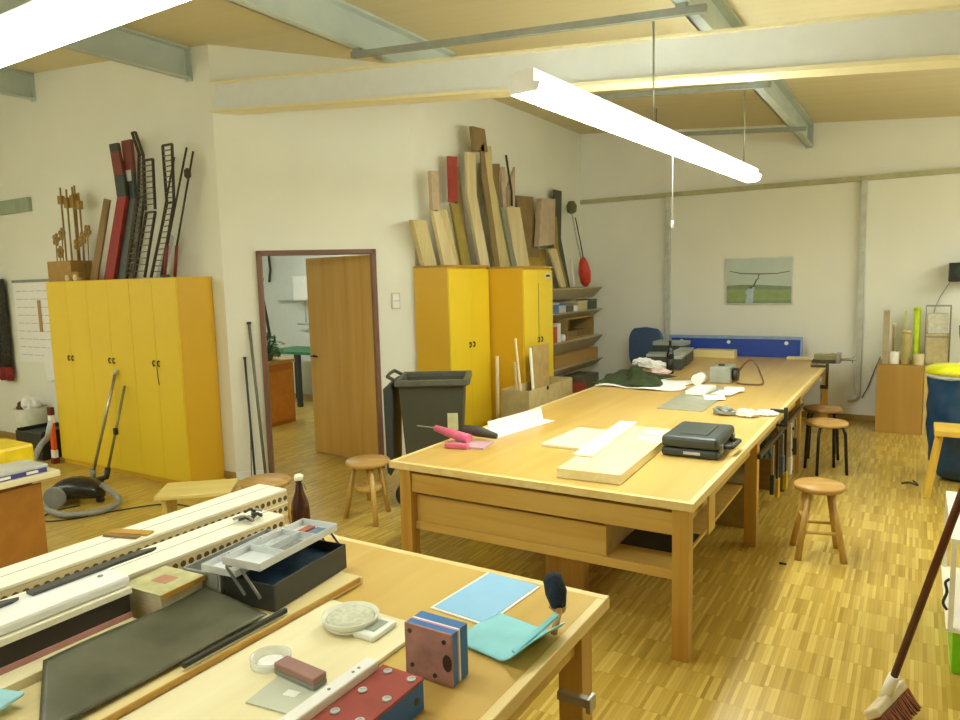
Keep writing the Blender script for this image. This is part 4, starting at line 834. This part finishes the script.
# ================================================================ RIGHT SIDE
t = thing('base_cabinet', 'orange brown wooden cabinet standing on the floor by the back wall', 'cabinet', (-.13, 8.93, 0))
B(-.21, .22, -.27, .27, 0, .73).build('body', wood('cab_brown', 'AE8434', 'BC9242', 'Z', .5, 2), t, bev=.003); B(.225, .31, -.25, .25, 0, .73).build('side_board', wood('cab_side', 'C8A860', 'D4B46C', 'Z'), t)
def rollt(x, y, h, r, mat, lb, cap=None):
    t = thing('paper_roll', lb, 'roll', (x, y, .731)); MB().lathe([(r*.97, 0), (r, .005), (r, h-.003), (r*.9, h), (r*.55, h), (r*.5, h-.04)], n=18).build('tube', mat, t)
    if cap: MB().lathe([(r*1.03, h-.03), (r*1.03, h+.003), (.001, h+.004)], n=18).build('cap', cap, t)
item('wood_board', -.30, -.24, 8.80, 8.84, .731, 1.31, flat('board_greyish', 'B7A880', .7), 'tall grey brown board standing leftmost on the brown cabinet', 'board')
rollt(-.19, 8.85, .13, .05, CREAM, 'short cream roll standing on the left of the brown cabinet')
rollt(-.2, 9.06, .42, .018, BALSA, 'thin tall roll behind the short cream roll', CREAM)
rollt(-.08, 8.86, .36, .045, flat('roll_tan', 'BFAE6A', .7), 'medium tan roll in the middle of the brown cabinet', BALSA)
rollt(.01, 8.96, .60, .034, flat('neon_yellow', 'D8F020', .4), 'neon yellow tube standing on the brown cabinet', flat('neon_yellow', 'D8F020', .4))
rollt(.04, 8.77, .12, .05, BALSA, 'short balsa coloured roll below the neon tube')
rollt(-.1, 9.1, .56, .012, flat('neon_pale', 'DCE890', .5), 'slim pale yellow tube behind the tan roll')
t = thing('wire_basket', 'tall transparent bin of rolled papers right of the neon yellow tube', 'bin', (.19, 8.96, .731))
bk_ = MB()
for x in (-.1, .12):
    for y in (-.1, .1): bk_.bar((x, y, 0), (x, y, .62), .008, .008)
for z in (.01, .30, .62):
    for a, b in (((-.1, -.1), (.12, -.1)), ((.12, -.1), (.12, .1)), ((.12, .1), (-.1, .1)), ((-.1, .1), (-.1, -.1))): bk_.bar((*a, z), (*b, z), .008, .008)
bk_.build('wire_frame', STEEL, t); B(-.09, .11, -.09, .09, .012, .33).build('lower_papers', flat('papers_tan', 'CFC08E', .8, var=.12, scale=20), t); B(-.08, .1, -.08, .08, .332, .54).build('upper_papers', flat('papers_white', 'DEDCCB', .8, var=.15, scale=25), t)
tag(MB().bar((.50, 8.8, 0), (.40, 8.9, 1.15), .03, .02).build('dark_stick', flat('stick_blue', '3B4A56', .5)), 'dark blue stick leaning at the right behind the blue bag', 'stick')
t = thing('wooden_rack', 'notched wooden rack on the right behind the blue bag', 'rack', (.45, 8.7, .0))
B(0, .03, -.03, .03, 0, 1.75).build('upright', wood('rack_wood', 'A88450', 'BC9862', 'Z'), t)
for i in range(5): B(-.06, .0, -.02, .02, .95+i*.16, 1.03+i*.16).build('peg', BALSA, t, bev=.004)
t = thing('loudspeaker', 'small black loudspeaker mounted on the wall at the right edge', 'loudspeaker', (.38, 9.13, 1.60)); B(-.10, .14, -.12, .1, 0, .2).build('cabinet', BLACK, t, bev=.008); MB().tube([(.02, -.121, .1), (.02, -.127, .1)], .07, 20).build('cone', DGREY, t); B(-.02, .04, .1, .118, .06, .14).build('bracket', DARKSTEEL, t)
tag(MB().tube(smooth([(.3, 9.2, 1.6), (.2, 9.22, 1.4), (.16, 9.22, 1.2), (.2, 9.22, .9)]), .004, 6).build('speaker_cable', GREY), 'thin grey cable hanging from the loudspeaker', 'cable')
t = thing('rubbish_bag_stand', 'blue rubbish bag hanging under a yellow round lid at the right edge', 'rubbish bag', (.34, 6.95, 0))
MB().lathe([(.25, .885), (.26, .90), (.26, .925), (.22, .95), (.06, .965), (.001, .965)], n=32).build('lid', flat('lid_yellow', 'E2E01C', .4), t); MB().lathe([(.235, .85), (.25, .86), (.25, .883)], n=32).build('ring', LGREY, t)
rnd = random.Random(9); bg = MB(); nn = 26; pr_ = [(.10, .005), (.17, .05), (.20, .16), (.215, .3), (.22, .45), (.235, .6), (.225, .72), (.235, .80), (.235, .86)]; vs = []
for j, (r, z) in enumerate(pr_):
    for k in range(nn): a = 2*PI*k/nn; rr = r*(1+.07*math.sin(5*a+j*1.3)+.05*math.sin(9*a-2*j)+rnd.uniform(-.03, .03)); vs.append((rr*math.cos(a), rr*math.sin(a), z))
bg._add(vs, [(j*nn+k, j*nn+(k+1) % nn, (j+1)*nn+(k+1) % nn, (j+1)*nn+k) for j in range(len(pr_)-1) for k in range(nn)]+[tuple(range(nn))], True)
bg.build('bag', flat('bag_blue', '1F4466', .3, var=.25, scale=8, bump=.3), t)
# cabinet with green base at right edge
t = thing('storage_rack', 'cream storage rack with a lime green drawer at the lower right edge', 'rack', (.40, 3.9, 0))
B(-.215, .30, -.375, .40, .0, .185).build('green_drawer', flat('lime_green', '7CC814', .4), t, bev=.005)
for y in (-.375, .38):
    for x in (-.235, .28): B(x, x+.02, y, y+.02, .1985, .58).build('post', CREAM, t)
B(-.235, .3, -.375, .40, .581, .60).build('shelf', CREAM, t); B(-.24, .3, -.38, .40, .186, .198).build('lower_shelf', CREAM, t); B(-.16, .28, -.34, .36, .1985, .5).build('brown_box', flat('rack_box', '7A5A38', .7), t, bev=.005)
MB().tube(smooth([(-.235, -.37, .42), (-.25, -.37, .40), (-.243, -.37, .36), (-.255, -.37, .31), (-.24, -.37, .28)]), .006, 8).build('hook', flat('hook_green', '1E3A2C', .5), t)
# broom
t = thing('broom', 'broom with dark red brown handle and reddish bristles leaning at lower right', 'broom', (-.03, 2.98, 0))
hd_ = Matrix.Translation((0, 0, .095)) @ Matrix.Rotation(math.radians(72), 4, 'Z') @ Matrix.Rotation(math.radians(-42), 4, 'X')
MB().box(-.15, .13, -.03, .03, 0, .035, hd_).build('head', flat('broom_head', 'D9C7A0', .6), t, bev=.008)
brs = MB(); rnd = random.Random(2)
for i in range(26):
    for j in range(6):
        x = -.14+i*.0105; y = -.024+j*.009; dx = rnd.uniform(-.012, .012); dy = rnd.uniform(-.014, .014)
        brs.prism([Vector((x-.004, y-.004, 0)), Vector((x+.004, y-.004, 0)), Vector((x, y+.004, 0))], Vector((dx, dy, -.075)), hd_)
brs.build('bristles', flat('bristle_red', '96583A', .8), t)
MB().tube([(-.02, .0, .115), (.01, -.02, .22)], .02).build('socket', CREAM, t); MB().tube([(.005, -.017, .20), (.30, -.24, 1.5)], .0135, 12).build('handle', flat('handle_redbrown', '5A2A1A', .4), t)
# crumbs on the floor
tag(MB().tube(smooth([(-.05, 6.6, .006), (.0, 6.65, .006), (.06, 6.6, .006), (.03, 6.72, .006)]), .008, 6).build('wood_offcut', DGREY), 'small dark twisted scrap on the floor beside the yellow stool', 'scrap')
tag(B(-.02, .02, -.008, .008, 0, .008).build('floor_scrap', BLACK, loc=(-.63, 4.43, .001)), 'tiny dark scrap on the floor before the four-legged stool', 'scrap')

# ================================================================ ON THE NEAR BENCH
def perforated(label, x0, x1, y0, y1, hgt, rz=0):
    t = thing('perforated_box_beam', label, 'box beam', (x0, y0, Z), rz, 'long pale perforated box beams')
    w_ = x1-x0; L_ = y1-y0
    B(0, w_, 0, L_, hgt-.012, hgt).build('top_sheet', CREAM, t, bev=.002)
    core = B(.012, w_-.012, .012, L_-.012, 0, hgt-.013).build('core', flat('rib_cream', 'E4D6AE', .6, var=.04), t)
    web = MB(); hl = MB()
    web.box(w_-.012, w_, 0, L_, 0, hgt-.013); web.box(0, .012, 0, L_, 0, hgt-.013)
    n_ = int(L_/.031)
    for i in range(n_):
        for zz in (hgt*.28, hgt*.68):
            y = .02+i*.031; pts = [(w_+.0006, y+.0115*math.cos(a), zz+.0115*math.sin(a)) for a in [2*PI*k/8 for k in range(8)]]
            web.m = 1; web._add(pts, [tuple(range(8))]); web.m = 0
    web.build('side_web', [flat('web_cream', 'DCCB9A', .6, var=.05), flat('hole_dark', '5E5034', .8)], t)
    B(w_*.45, w_*.45+.004, 0, L_, hgt+.0003, hgt+.0008).build('pencil_line', flat('pencil', '9AA0A8', .6), t)
    for zz in (.5,):
        B(w_+.0005, w_+.004, 0, L_, hgt*.47, hgt*.50).build('mid_strip', CREAM, t)
    return t
perforated('long pale perforated box beam on the far side of the near workbench', -2.47, -2.30, .55, 2.10, .12)
t = perforated('long pale perforated box beam nearer the camera with metal parts on its end', -2.25, -2.08, .6, 1.88, .105)
tag(B(-.09, .075, -.02, .02, 0, .006).build('wood_strap', OCHRE, loc=(-2.385, 1.44, Z+.1215), rz=.35), 'thin brown wooden strap lying across the furthest box beam', 'strap')
tag(B(-.07, .07, -.012, .012, 0, .006).build('wood_strap', BROWNW, loc=(-2.385, 1.40, Z+.1215), rz=.3), 'second darker strap lying across the furthest box beam', 'strap')
rnd = random.Random(12)
for i in range(9):
    a = rnd.uniform(0, PI); x, y = -2.15+rnd.uniform(-.045, .045), 1.78+rnd.uniform(-.06, .05); l_ = rnd.uniform(.02, .035)
    s = MB().tube([(-l_*math.cos(a), -l_*math.sin(a), 0), (0, 0, .012), (l_*math.cos(a), l_*math.sin(a), .004)], .0055, 6); s.lathe([(.006, -.004), (.011, 0), (.006, .004)], (0, 0, .012), 8)
    tag(s.build('metal_clip', STEEL if i % 2 else DARKSTEEL, loc=(x, y, Z+.112+.002*i)), 'small metal clip in the heap on the nearer box beam end', 'clip', 'metal clips on the box beam')
# brown beer bottle
t = thing('beer_bottle', 'brown glass swing-top bottle standing behind the toolbox', 'bottle', (-2.08, 2.0-.035, Z)); 
MB().lathe([(.034, 0), (.0375, .012), (.0375, .10), (.033, .135), (.018, .175), (.013, .205), (.013, .225)], n=20).build('glass', flat('bottle_brown', '401F08', .1, var=.1), t); MB().lathe([(.016, .222), (.018, .226), (.018, .24), (.012, .245), (.001, .246)], n=16).build('cap', CREAM, t)
MB().tube([(.014, 0, .215), (.02, .01, .2), (.018, .02, .18)], .002, 6).build('wire', STEEL, t)
# dark grey strips + white bar stack
t = thing('stacked_mould', 'long dark box mould with pink stripe and white bar on top, lower left', 'mould', (-2.0, .3, Z))
B(-.10, .075, 0, .84, 0, .115).build('dark_box', flat('mould_dark', '2E241C', .5), t, bev=.003); B(.0755, .079, 0, .84, .045, .062).build('pink_stripe', flat('stripe_pink', 'C08A84', .6), t)
B(-.095, .08, 0, .845, .116, .135).build('cream_layer', CREAM, t, bev=.002); B(-.08, .07, 0, .85, .136, .168).build('white_bar', WHITE, t, bev=.01); MB().tube([(0, .80, .168), (0, .80, .170)], .008, 10).build('screw', GREY, t)
for i, (x, y0, y1, w_, lb) in enumerate([(-2.06, .93, 1.29, .034, 'long dark grey strip lying on the white bar and jutting over its end'), (-2.06, .62, .88, .034, 'short dark grey strip at the left picture edge')]):
    tag(MB().prism([(-w_/2, 0, 0), (w_/2, 0, 0), (w_/2, y1-y0, 0), (w_*.2, y1-y0+.02, 0), (-w_/2, y1-y0-.03, 0)], (0, 0, .008)).build('carbon_strip', flat('strip_grey', '4A4A42', .5), loc=(x+.01, y0, Z+.1695)), lb, 'strip')
tag(B(-.05, .05, -.08, .08, 0, .004).build('balsa_chip', flat('chip_tan', 'D8C890', .7), loc=(-2.17, 1.0, Z+.1063-.0), rz=.1), 'thin tan balsa piece on the pale box beam', 'balsa piece')
# paper box
t = thing('paper_box', 'square box of papers with a printed map cover beside the dark mould', 'box', (-1.945, 1.26, Z), math.radians(4))
sp_ = MB()
for i in range(8): sp_.box(-.085+.001*(i % 3), .085-.001*(i % 2), -.075, .075, i*.0125, i*.0125+.012)
sp_.build('page_stack', flat('pages', 'DCD3B4', .8, var=.08, scale=30), t)
cv = MB(); cv.box(-.089, .089, -.08, .08, .101, .107); cv.build('cover', flat('cover_map', 'C9C48E', .6, var=.25, scale=14), t, bev=.002); B(-.03, .035, -.02, .03, .1073, .108).build('cover_patch', flat('patch_red', 'C08A6E', .6), t)
B(.089, .093, -.08, .08, .09, .107).build('spine_strip', OCHRE, t)
# pale planks and boards
def slab(name, x0, x1, y0, y1, z0, z1, mat, label, cat='board', rz=0):
    cx, cy = (x0+x1)/2, (y0+y1)/2; return tag(B(x0-cx, x1-cx, y0-cy, y1-cy, 0, z1-z0).build(name, mat, loc=(cx, cy, z0), bev=.002, rz=rz), label, cat)
slab('plywood_board', -1.535, -1.17, .2, 1.56, Z, Z+.012, PALE, 'large thin plywood board under the scale and glass ring', rz=0.0)
t = slab('thick_board', -1.85, -1.545, .2, 1.72, Z, Z+.022, wood('board_warm', 'E6CE8C', 'EFDCA2', 'Y'), 'pale baseboard with brown edge under the dark sheet and toolbox')
slab('edge_strip', -1.543, -1.536, .2, 1.70, Z+.0125, Z+.03, OCHRE, 'thin brown edge strip along the pale baseboard', 'strip')
slab('plank', -1.922, -1.853, .55, 1.14, Z, Z+.045, PALE, 'pale plank lying between the dark mould and the dark sheet', 'plank')
# dark flexible sheet
def ds(u, v_):
    y = .86+v_*.49-.15*(1-v_)*u; w0 = -1.86; w1 = -1.59
    
    x = w0+(w1-w0)*u; return (x, y, Z+.064+.003*math.sin(v_*7+u*2)-.026*u)
tag(MB().sheet(ds, 14, 40).build('carbon_sheet', flat('sheet_dark', '5C5C48', .3, var=.35, scale=7), solid=.003), 'long dark olive grey flexible sheet lying across the baseboard', 'sheet')
tag(MB().bar((-1.565, 1.05, Z+.037), (-1.565, 1.40, Z+.037), .012, .012).build('metal_rod', DGREY), 'thin dark metal rod lying beside the dark sheet', 'rod')
# toolbox
t = thing('toolbox', 'black plastic toolbox with open cantilever trays on the near workbench', 'toolbox', (-1.722, 1.56, Z+.0235), math.radians(6))
tb = MB(); TB = flat('toolbox_dark', '33342E', .45)
hx, hy, hz = .10, .18, .085
for a in ((-hx, hx, -hy, -hy+.005), (-hx, hx, hy-.005, hy), (-hx, -hx+.005, -hy+.005, hy-.005), (hx-.005, hx, -hy+.005, hy-.005)): tb.box(*a, 0, hz)
tb.box(-hx+.005, hx-.005, -hy+.005, hy-.005, 0, .006); tb.build('base', TB, t, bev=.003)
B(-hx+.006, hx-.006, -hy+.006, hy-.006, .0065, .05).build('blue_contents', flat('contents_blue', '3A5878', .6, var=.5, scale=30), t)
TRAYM = flat('tray_clear', 'DADDDB', .3)
def tray(par, x0, x1, y0, y1, z0, z1, nm='tray'):
    m = MB()
    for a in ((x0, x1, y0, y0+.003), (x0, x1, y1-.003, y1), (x0, x0+.003, y0+.003, y1-.003), (x1-.003, x1, y0+.003, y1-.003), (x0+.003, x1-.003, y0+.3*(y1-y0), y0+.3*(y1-y0)+.003), (x0+.003, x1-.003, y0+.7*(y1-y0), y0+.7*(y1-y0)+.003), (x0+.5*(x1-x0), x0+.5*(x1-x0)+.003, y0+.3*(y1-y0)+.003, y0+.7*(y1-y0))): m.box(*a, z0, z1)
    m.box(x0+.003, x1-.003, y0+.003, y1-.003, z0, z0+.003); return m.build(nm, TRAYM, par, bev=.001)
tr1 = tray(t, -.09, .06, -.19, .19, .125, .15); tr2 = tray(t, -.17, -.03, -.20, .16, .095, .118)
B(.0, .05, -.06, .05, .1285, .134).build('screws', flat('screw_mix', '8E918A', .4, .3, var=.4, scale=60), tr1); B(-.08, -.02, -.05, .06, .1285, .133).build('small_parts', flat('part_mix', 'B9BDBA', .4, var=.3, scale=50), tr1); B(-.05, -.02, .10, .17, .1285, .136).build('red_strip', flat('red_small', 'A85A4A', .5), tr1); B(-.01, .03, .10, .17, .1285, .134).build('blue_strip', flat('blue_small', '5E7890', .5), tr1)
B(-.12, -.10, -.15, -.09, .0985, .105).build('red_clip', flat('red_small', 'A85A4A', .5), tr2)
for y in (-.205, .203):
    for x in (-.03, .03): MB().bar((x+.04, y, .05), (x-.03, y, .13), .003, .010, (1, 0, 0)).build('link_arm', STEEL, t)
lid_ = MB()
for a in ((-.26, -.115, -.19, -.185), (-.26, -.115, .185, .19), (-.265, -.26, -.19, .19), (-.115, -.11, -.185, .185)): lid_.box(*a, 0.0, .088)
lid_.box(-.26, -.115, -.185, .185, 0, .004); lid_.build('open_lid', flat('lid_grey', 'A5A69C', .4), t, bev=.002)
# kitchen scale
t = thing('kitchen_scale', 'white kitchen scale with dusty round plate and square display', 'scale', (-1.365, 1.46, Z+.0125), math.radians(2))
MB().lathe([(.055, 0), (.07, .004), (.07, .012)], n=32).build('base', WHITE, t); MB().lathe([(.066, .0125), (.080, .018), (.083, .034), (.077, .034), (.072, .024), (.001, .023)], n=36).build('round_plate', flat('plate_cream', 'E3E2CC', .5, var=.05), t)
MB().lathe([(.07, .0245), (.068, .028), (.03, .030), (.001, .031)], n=24).build('dust', flat('dust_cream', 'CFCFB4', .9, var=.15, scale=60, bump=.5), t)
B(.05, .125, -.055, .055, 0, .018).build('display_housing', flat('housing_white', 'E6E8DE', .4), t, bev=.006); B(.078, .108, -.03, .035, .0182, .0195).build('display', flat('lcd', '9FA694', .3), t)
# glass ring
t = thing('glass_dish', 'clear round glass dish with white powder on the plywood board', 'dish', (-1.41, 1.20, Z+.0125))
MB().lathe([(.052, 0), (.053, .022), (.050, .022), (.049, .003), (.001, .003)], n=36).build('glass', flat('glass_clear', 'F0F2E8', .08, alpha=.45), t); MB().lathe([(.038, .0035), (.03, .008), (.001, .009)], (0, 0, 0), 20).build('powder', WHITE, t)
t = thing('glass_plate', 'greenish glass plate lying beside the glass dish', 'plate', (-1.25, 1.12, Z+.0125), math.radians(8)); B(-.085, .085, -.065, .07, 0, .004).build('plate', flat('glass_plate', 'CFD2BE', .15, var=.04), t, bev=.001); B(-.02, .015, -.01, .015, .0045, .005).build('sticker', PAPER, t)
t = thing('sanding_block', 'reddish brown sanding block resting on the glass plate', 'block', (-1.28, 1.18, Z+.018), math.radians(-3)); B(-.075, .07, -.022, .022, 0, .012).build('grey_base', GREY, t, bev=.001); B(-.075, .07, -.022, .022, .0125, .03).build('top_block', flat('block_brown', 'A27A70', .7), t, bev=.003)
tag(B(-.06, .06, -.05, .05, 0, .002).build('paper_scrap', flat('paper_scrap', 'EFEBE0', .7), loc=(-1.28, .93, Z+.0128), rz=.5), 'white paper scrap on the plywood board at the lower picture edge', 'paper')
tag(B(-.05, .05, -.06, .06, 0, .01).build('cyan_box', flat('cyan_pale', '9FD4DC', .4), loc=(-1.80, .70, Z+.0455), rz=.3, bev=.004), 'pale cyan plastic piece at the lower left corner', 'plastic piece')
# blocks
def block1():
    t = thing('foam_block', 'upright square block with dusty pink face and blue layered sides', 'block', (-1.01, 1.38, Z), math.radians(0))
    s = .068; B(-s-.004, s+.004, -.028, -.022, .0, .138).build('pink_face', flat('face_pink', 'B0807A', .7, var=.25, scale=18), t, bev=.001)
    l = [(-.0215, .0, CBLUE), (.0005, .006, flat('layer_pink', 'D890A8', .6)), (.0065, .012, WHITE), (.0125, .045, CBLUE)]
    for a, b, m_ in l: B(-s-.003, s+.003, a, b, .001, .137).build('layer', m_, t)
    for x, z in ((-.055, .12), (.05, .115), (.02, .02), (-.05, .03)): MB().tube([(x, -.0285, z), (x, -.031, z)], .006, 10).build('screw', DARKSTEEL, t)
    MB().lathe([(.014, 0), (.012, .001)], (.058, -.0292, .062), 14, 1.0, Matrix.Rotation(PI/2, 4, 'X') @ Matrix.Scale(1.6, 4, (0, 1, 0))).build('scorch_mark', flat('scorch', '3A2418', .8), t)
block1()
t = thing('foam_block', 'lying block with red top, rows of screw eyelets and blue sides', 'block', (-1.005, 1.15, Z), math.radians(0)); 
B(-.065, .055, -.22, .10, 0, .07).build('blue_body', flat('body_blue', '2E63A8', .5), t, bev=.002); B(-.066, .056, -.221, .101, .0705, .078).build('red_top', flat('top_red', 'A04436', .6, var=.15), t, bev=.001)
for (x, y) in ((-.035, .08), (.035, .08), (-.035, -.01), (.035, -.01), (-.035, -.1), (.035, -.1)):
    MB().lathe([(.011, .0785), (.011, .081), (.006, .0815), (.006, .0795)], (x, y, 0), 14).build('eyelet', LGREY, t)
for y in (.07, -.05): MB().tube([(.0555, y, .035), (.0575, y, .035)], .009, 10).build('side_screw', DGREY, t)
t = thing('white_bar', 'white plastic bar lying on the plywood beside the red-topped block', 'bar', (-1.085, 1.10, Z), math.radians(0))
B(-.018, .018, -.30, .13, 0, .10).build('bar', WHITE, t, bev=.004)
for y in (.06, .08, -.02): MB().tube([(0, y, .10), (0, y, .1012)], .004, 8).build('hole_mark', GREY, t)
# blue sheet, dustpan, hand brush
t = thing('blue_folder', 'light blue sheet with white border on the near workbench', 'sheet', (-1.125, 1.825, Z), math.radians(-4)); B(-.105, .105, -.155, .155, 0, .002).build('white_border', PAPER, t); B(-.095, .095, -.145, .155, .0022, .004).build('blue_face', flat('sheet_blue', '98CCF0', .5, var=.03), t)
t = thing('dustpan', 'turquoise dustpan lying at the right edge of the near workbench', 'dustpan', (-.955, 1.60, Z), math.radians(0))
TQ = flat('turquoise', '94D8E0', .4, var=.08)
def dp(u, v_):
    x = -.11+.23*u-.03*(1-v_)*0; y = -.10+.20*v_-.06*(1-u)*.0; z = .006+.045*max(0, (u-.72)/.28)**1.6+.006*math.sin(v_*3)
    return (x+.04*v_, y+.04*(1-u), z)
MB().sheet(dp, 20, 20).build('pan', TQ, t, solid=.0035)
MB().bar((.085, -.06, .022), (.135, .10, .068), .016, .008).build('handle', TQ, t)
t = thing('hand_brush', 'hand brush with dark blue bristles standing against the dustpan', 'brush', (-.858, 1.765, Z+.0))
MB().tube([(.02, -.01, .06), (.035, -.08, .02)], .010, 10).build('handle', flat('brush_wood', 'C49A5A', .5), t); MB().bar((.03, -.005, .05), (-.01, .0, .065), .03, .022).build('brush_back', flat('brush_wood', 'C49A5A', .5), t, bev=.004)
hb = MB(); hb.tube([(.012, 0, .06), (.005, .0, .10), (-.008, .002, .14), (-.015, .002, .152)], [.022, .032, .028, .012], 14); hb.build('bristles', flat('bristle_navy', '22303E', .9, var=.3, scale=60, bump=1), t)
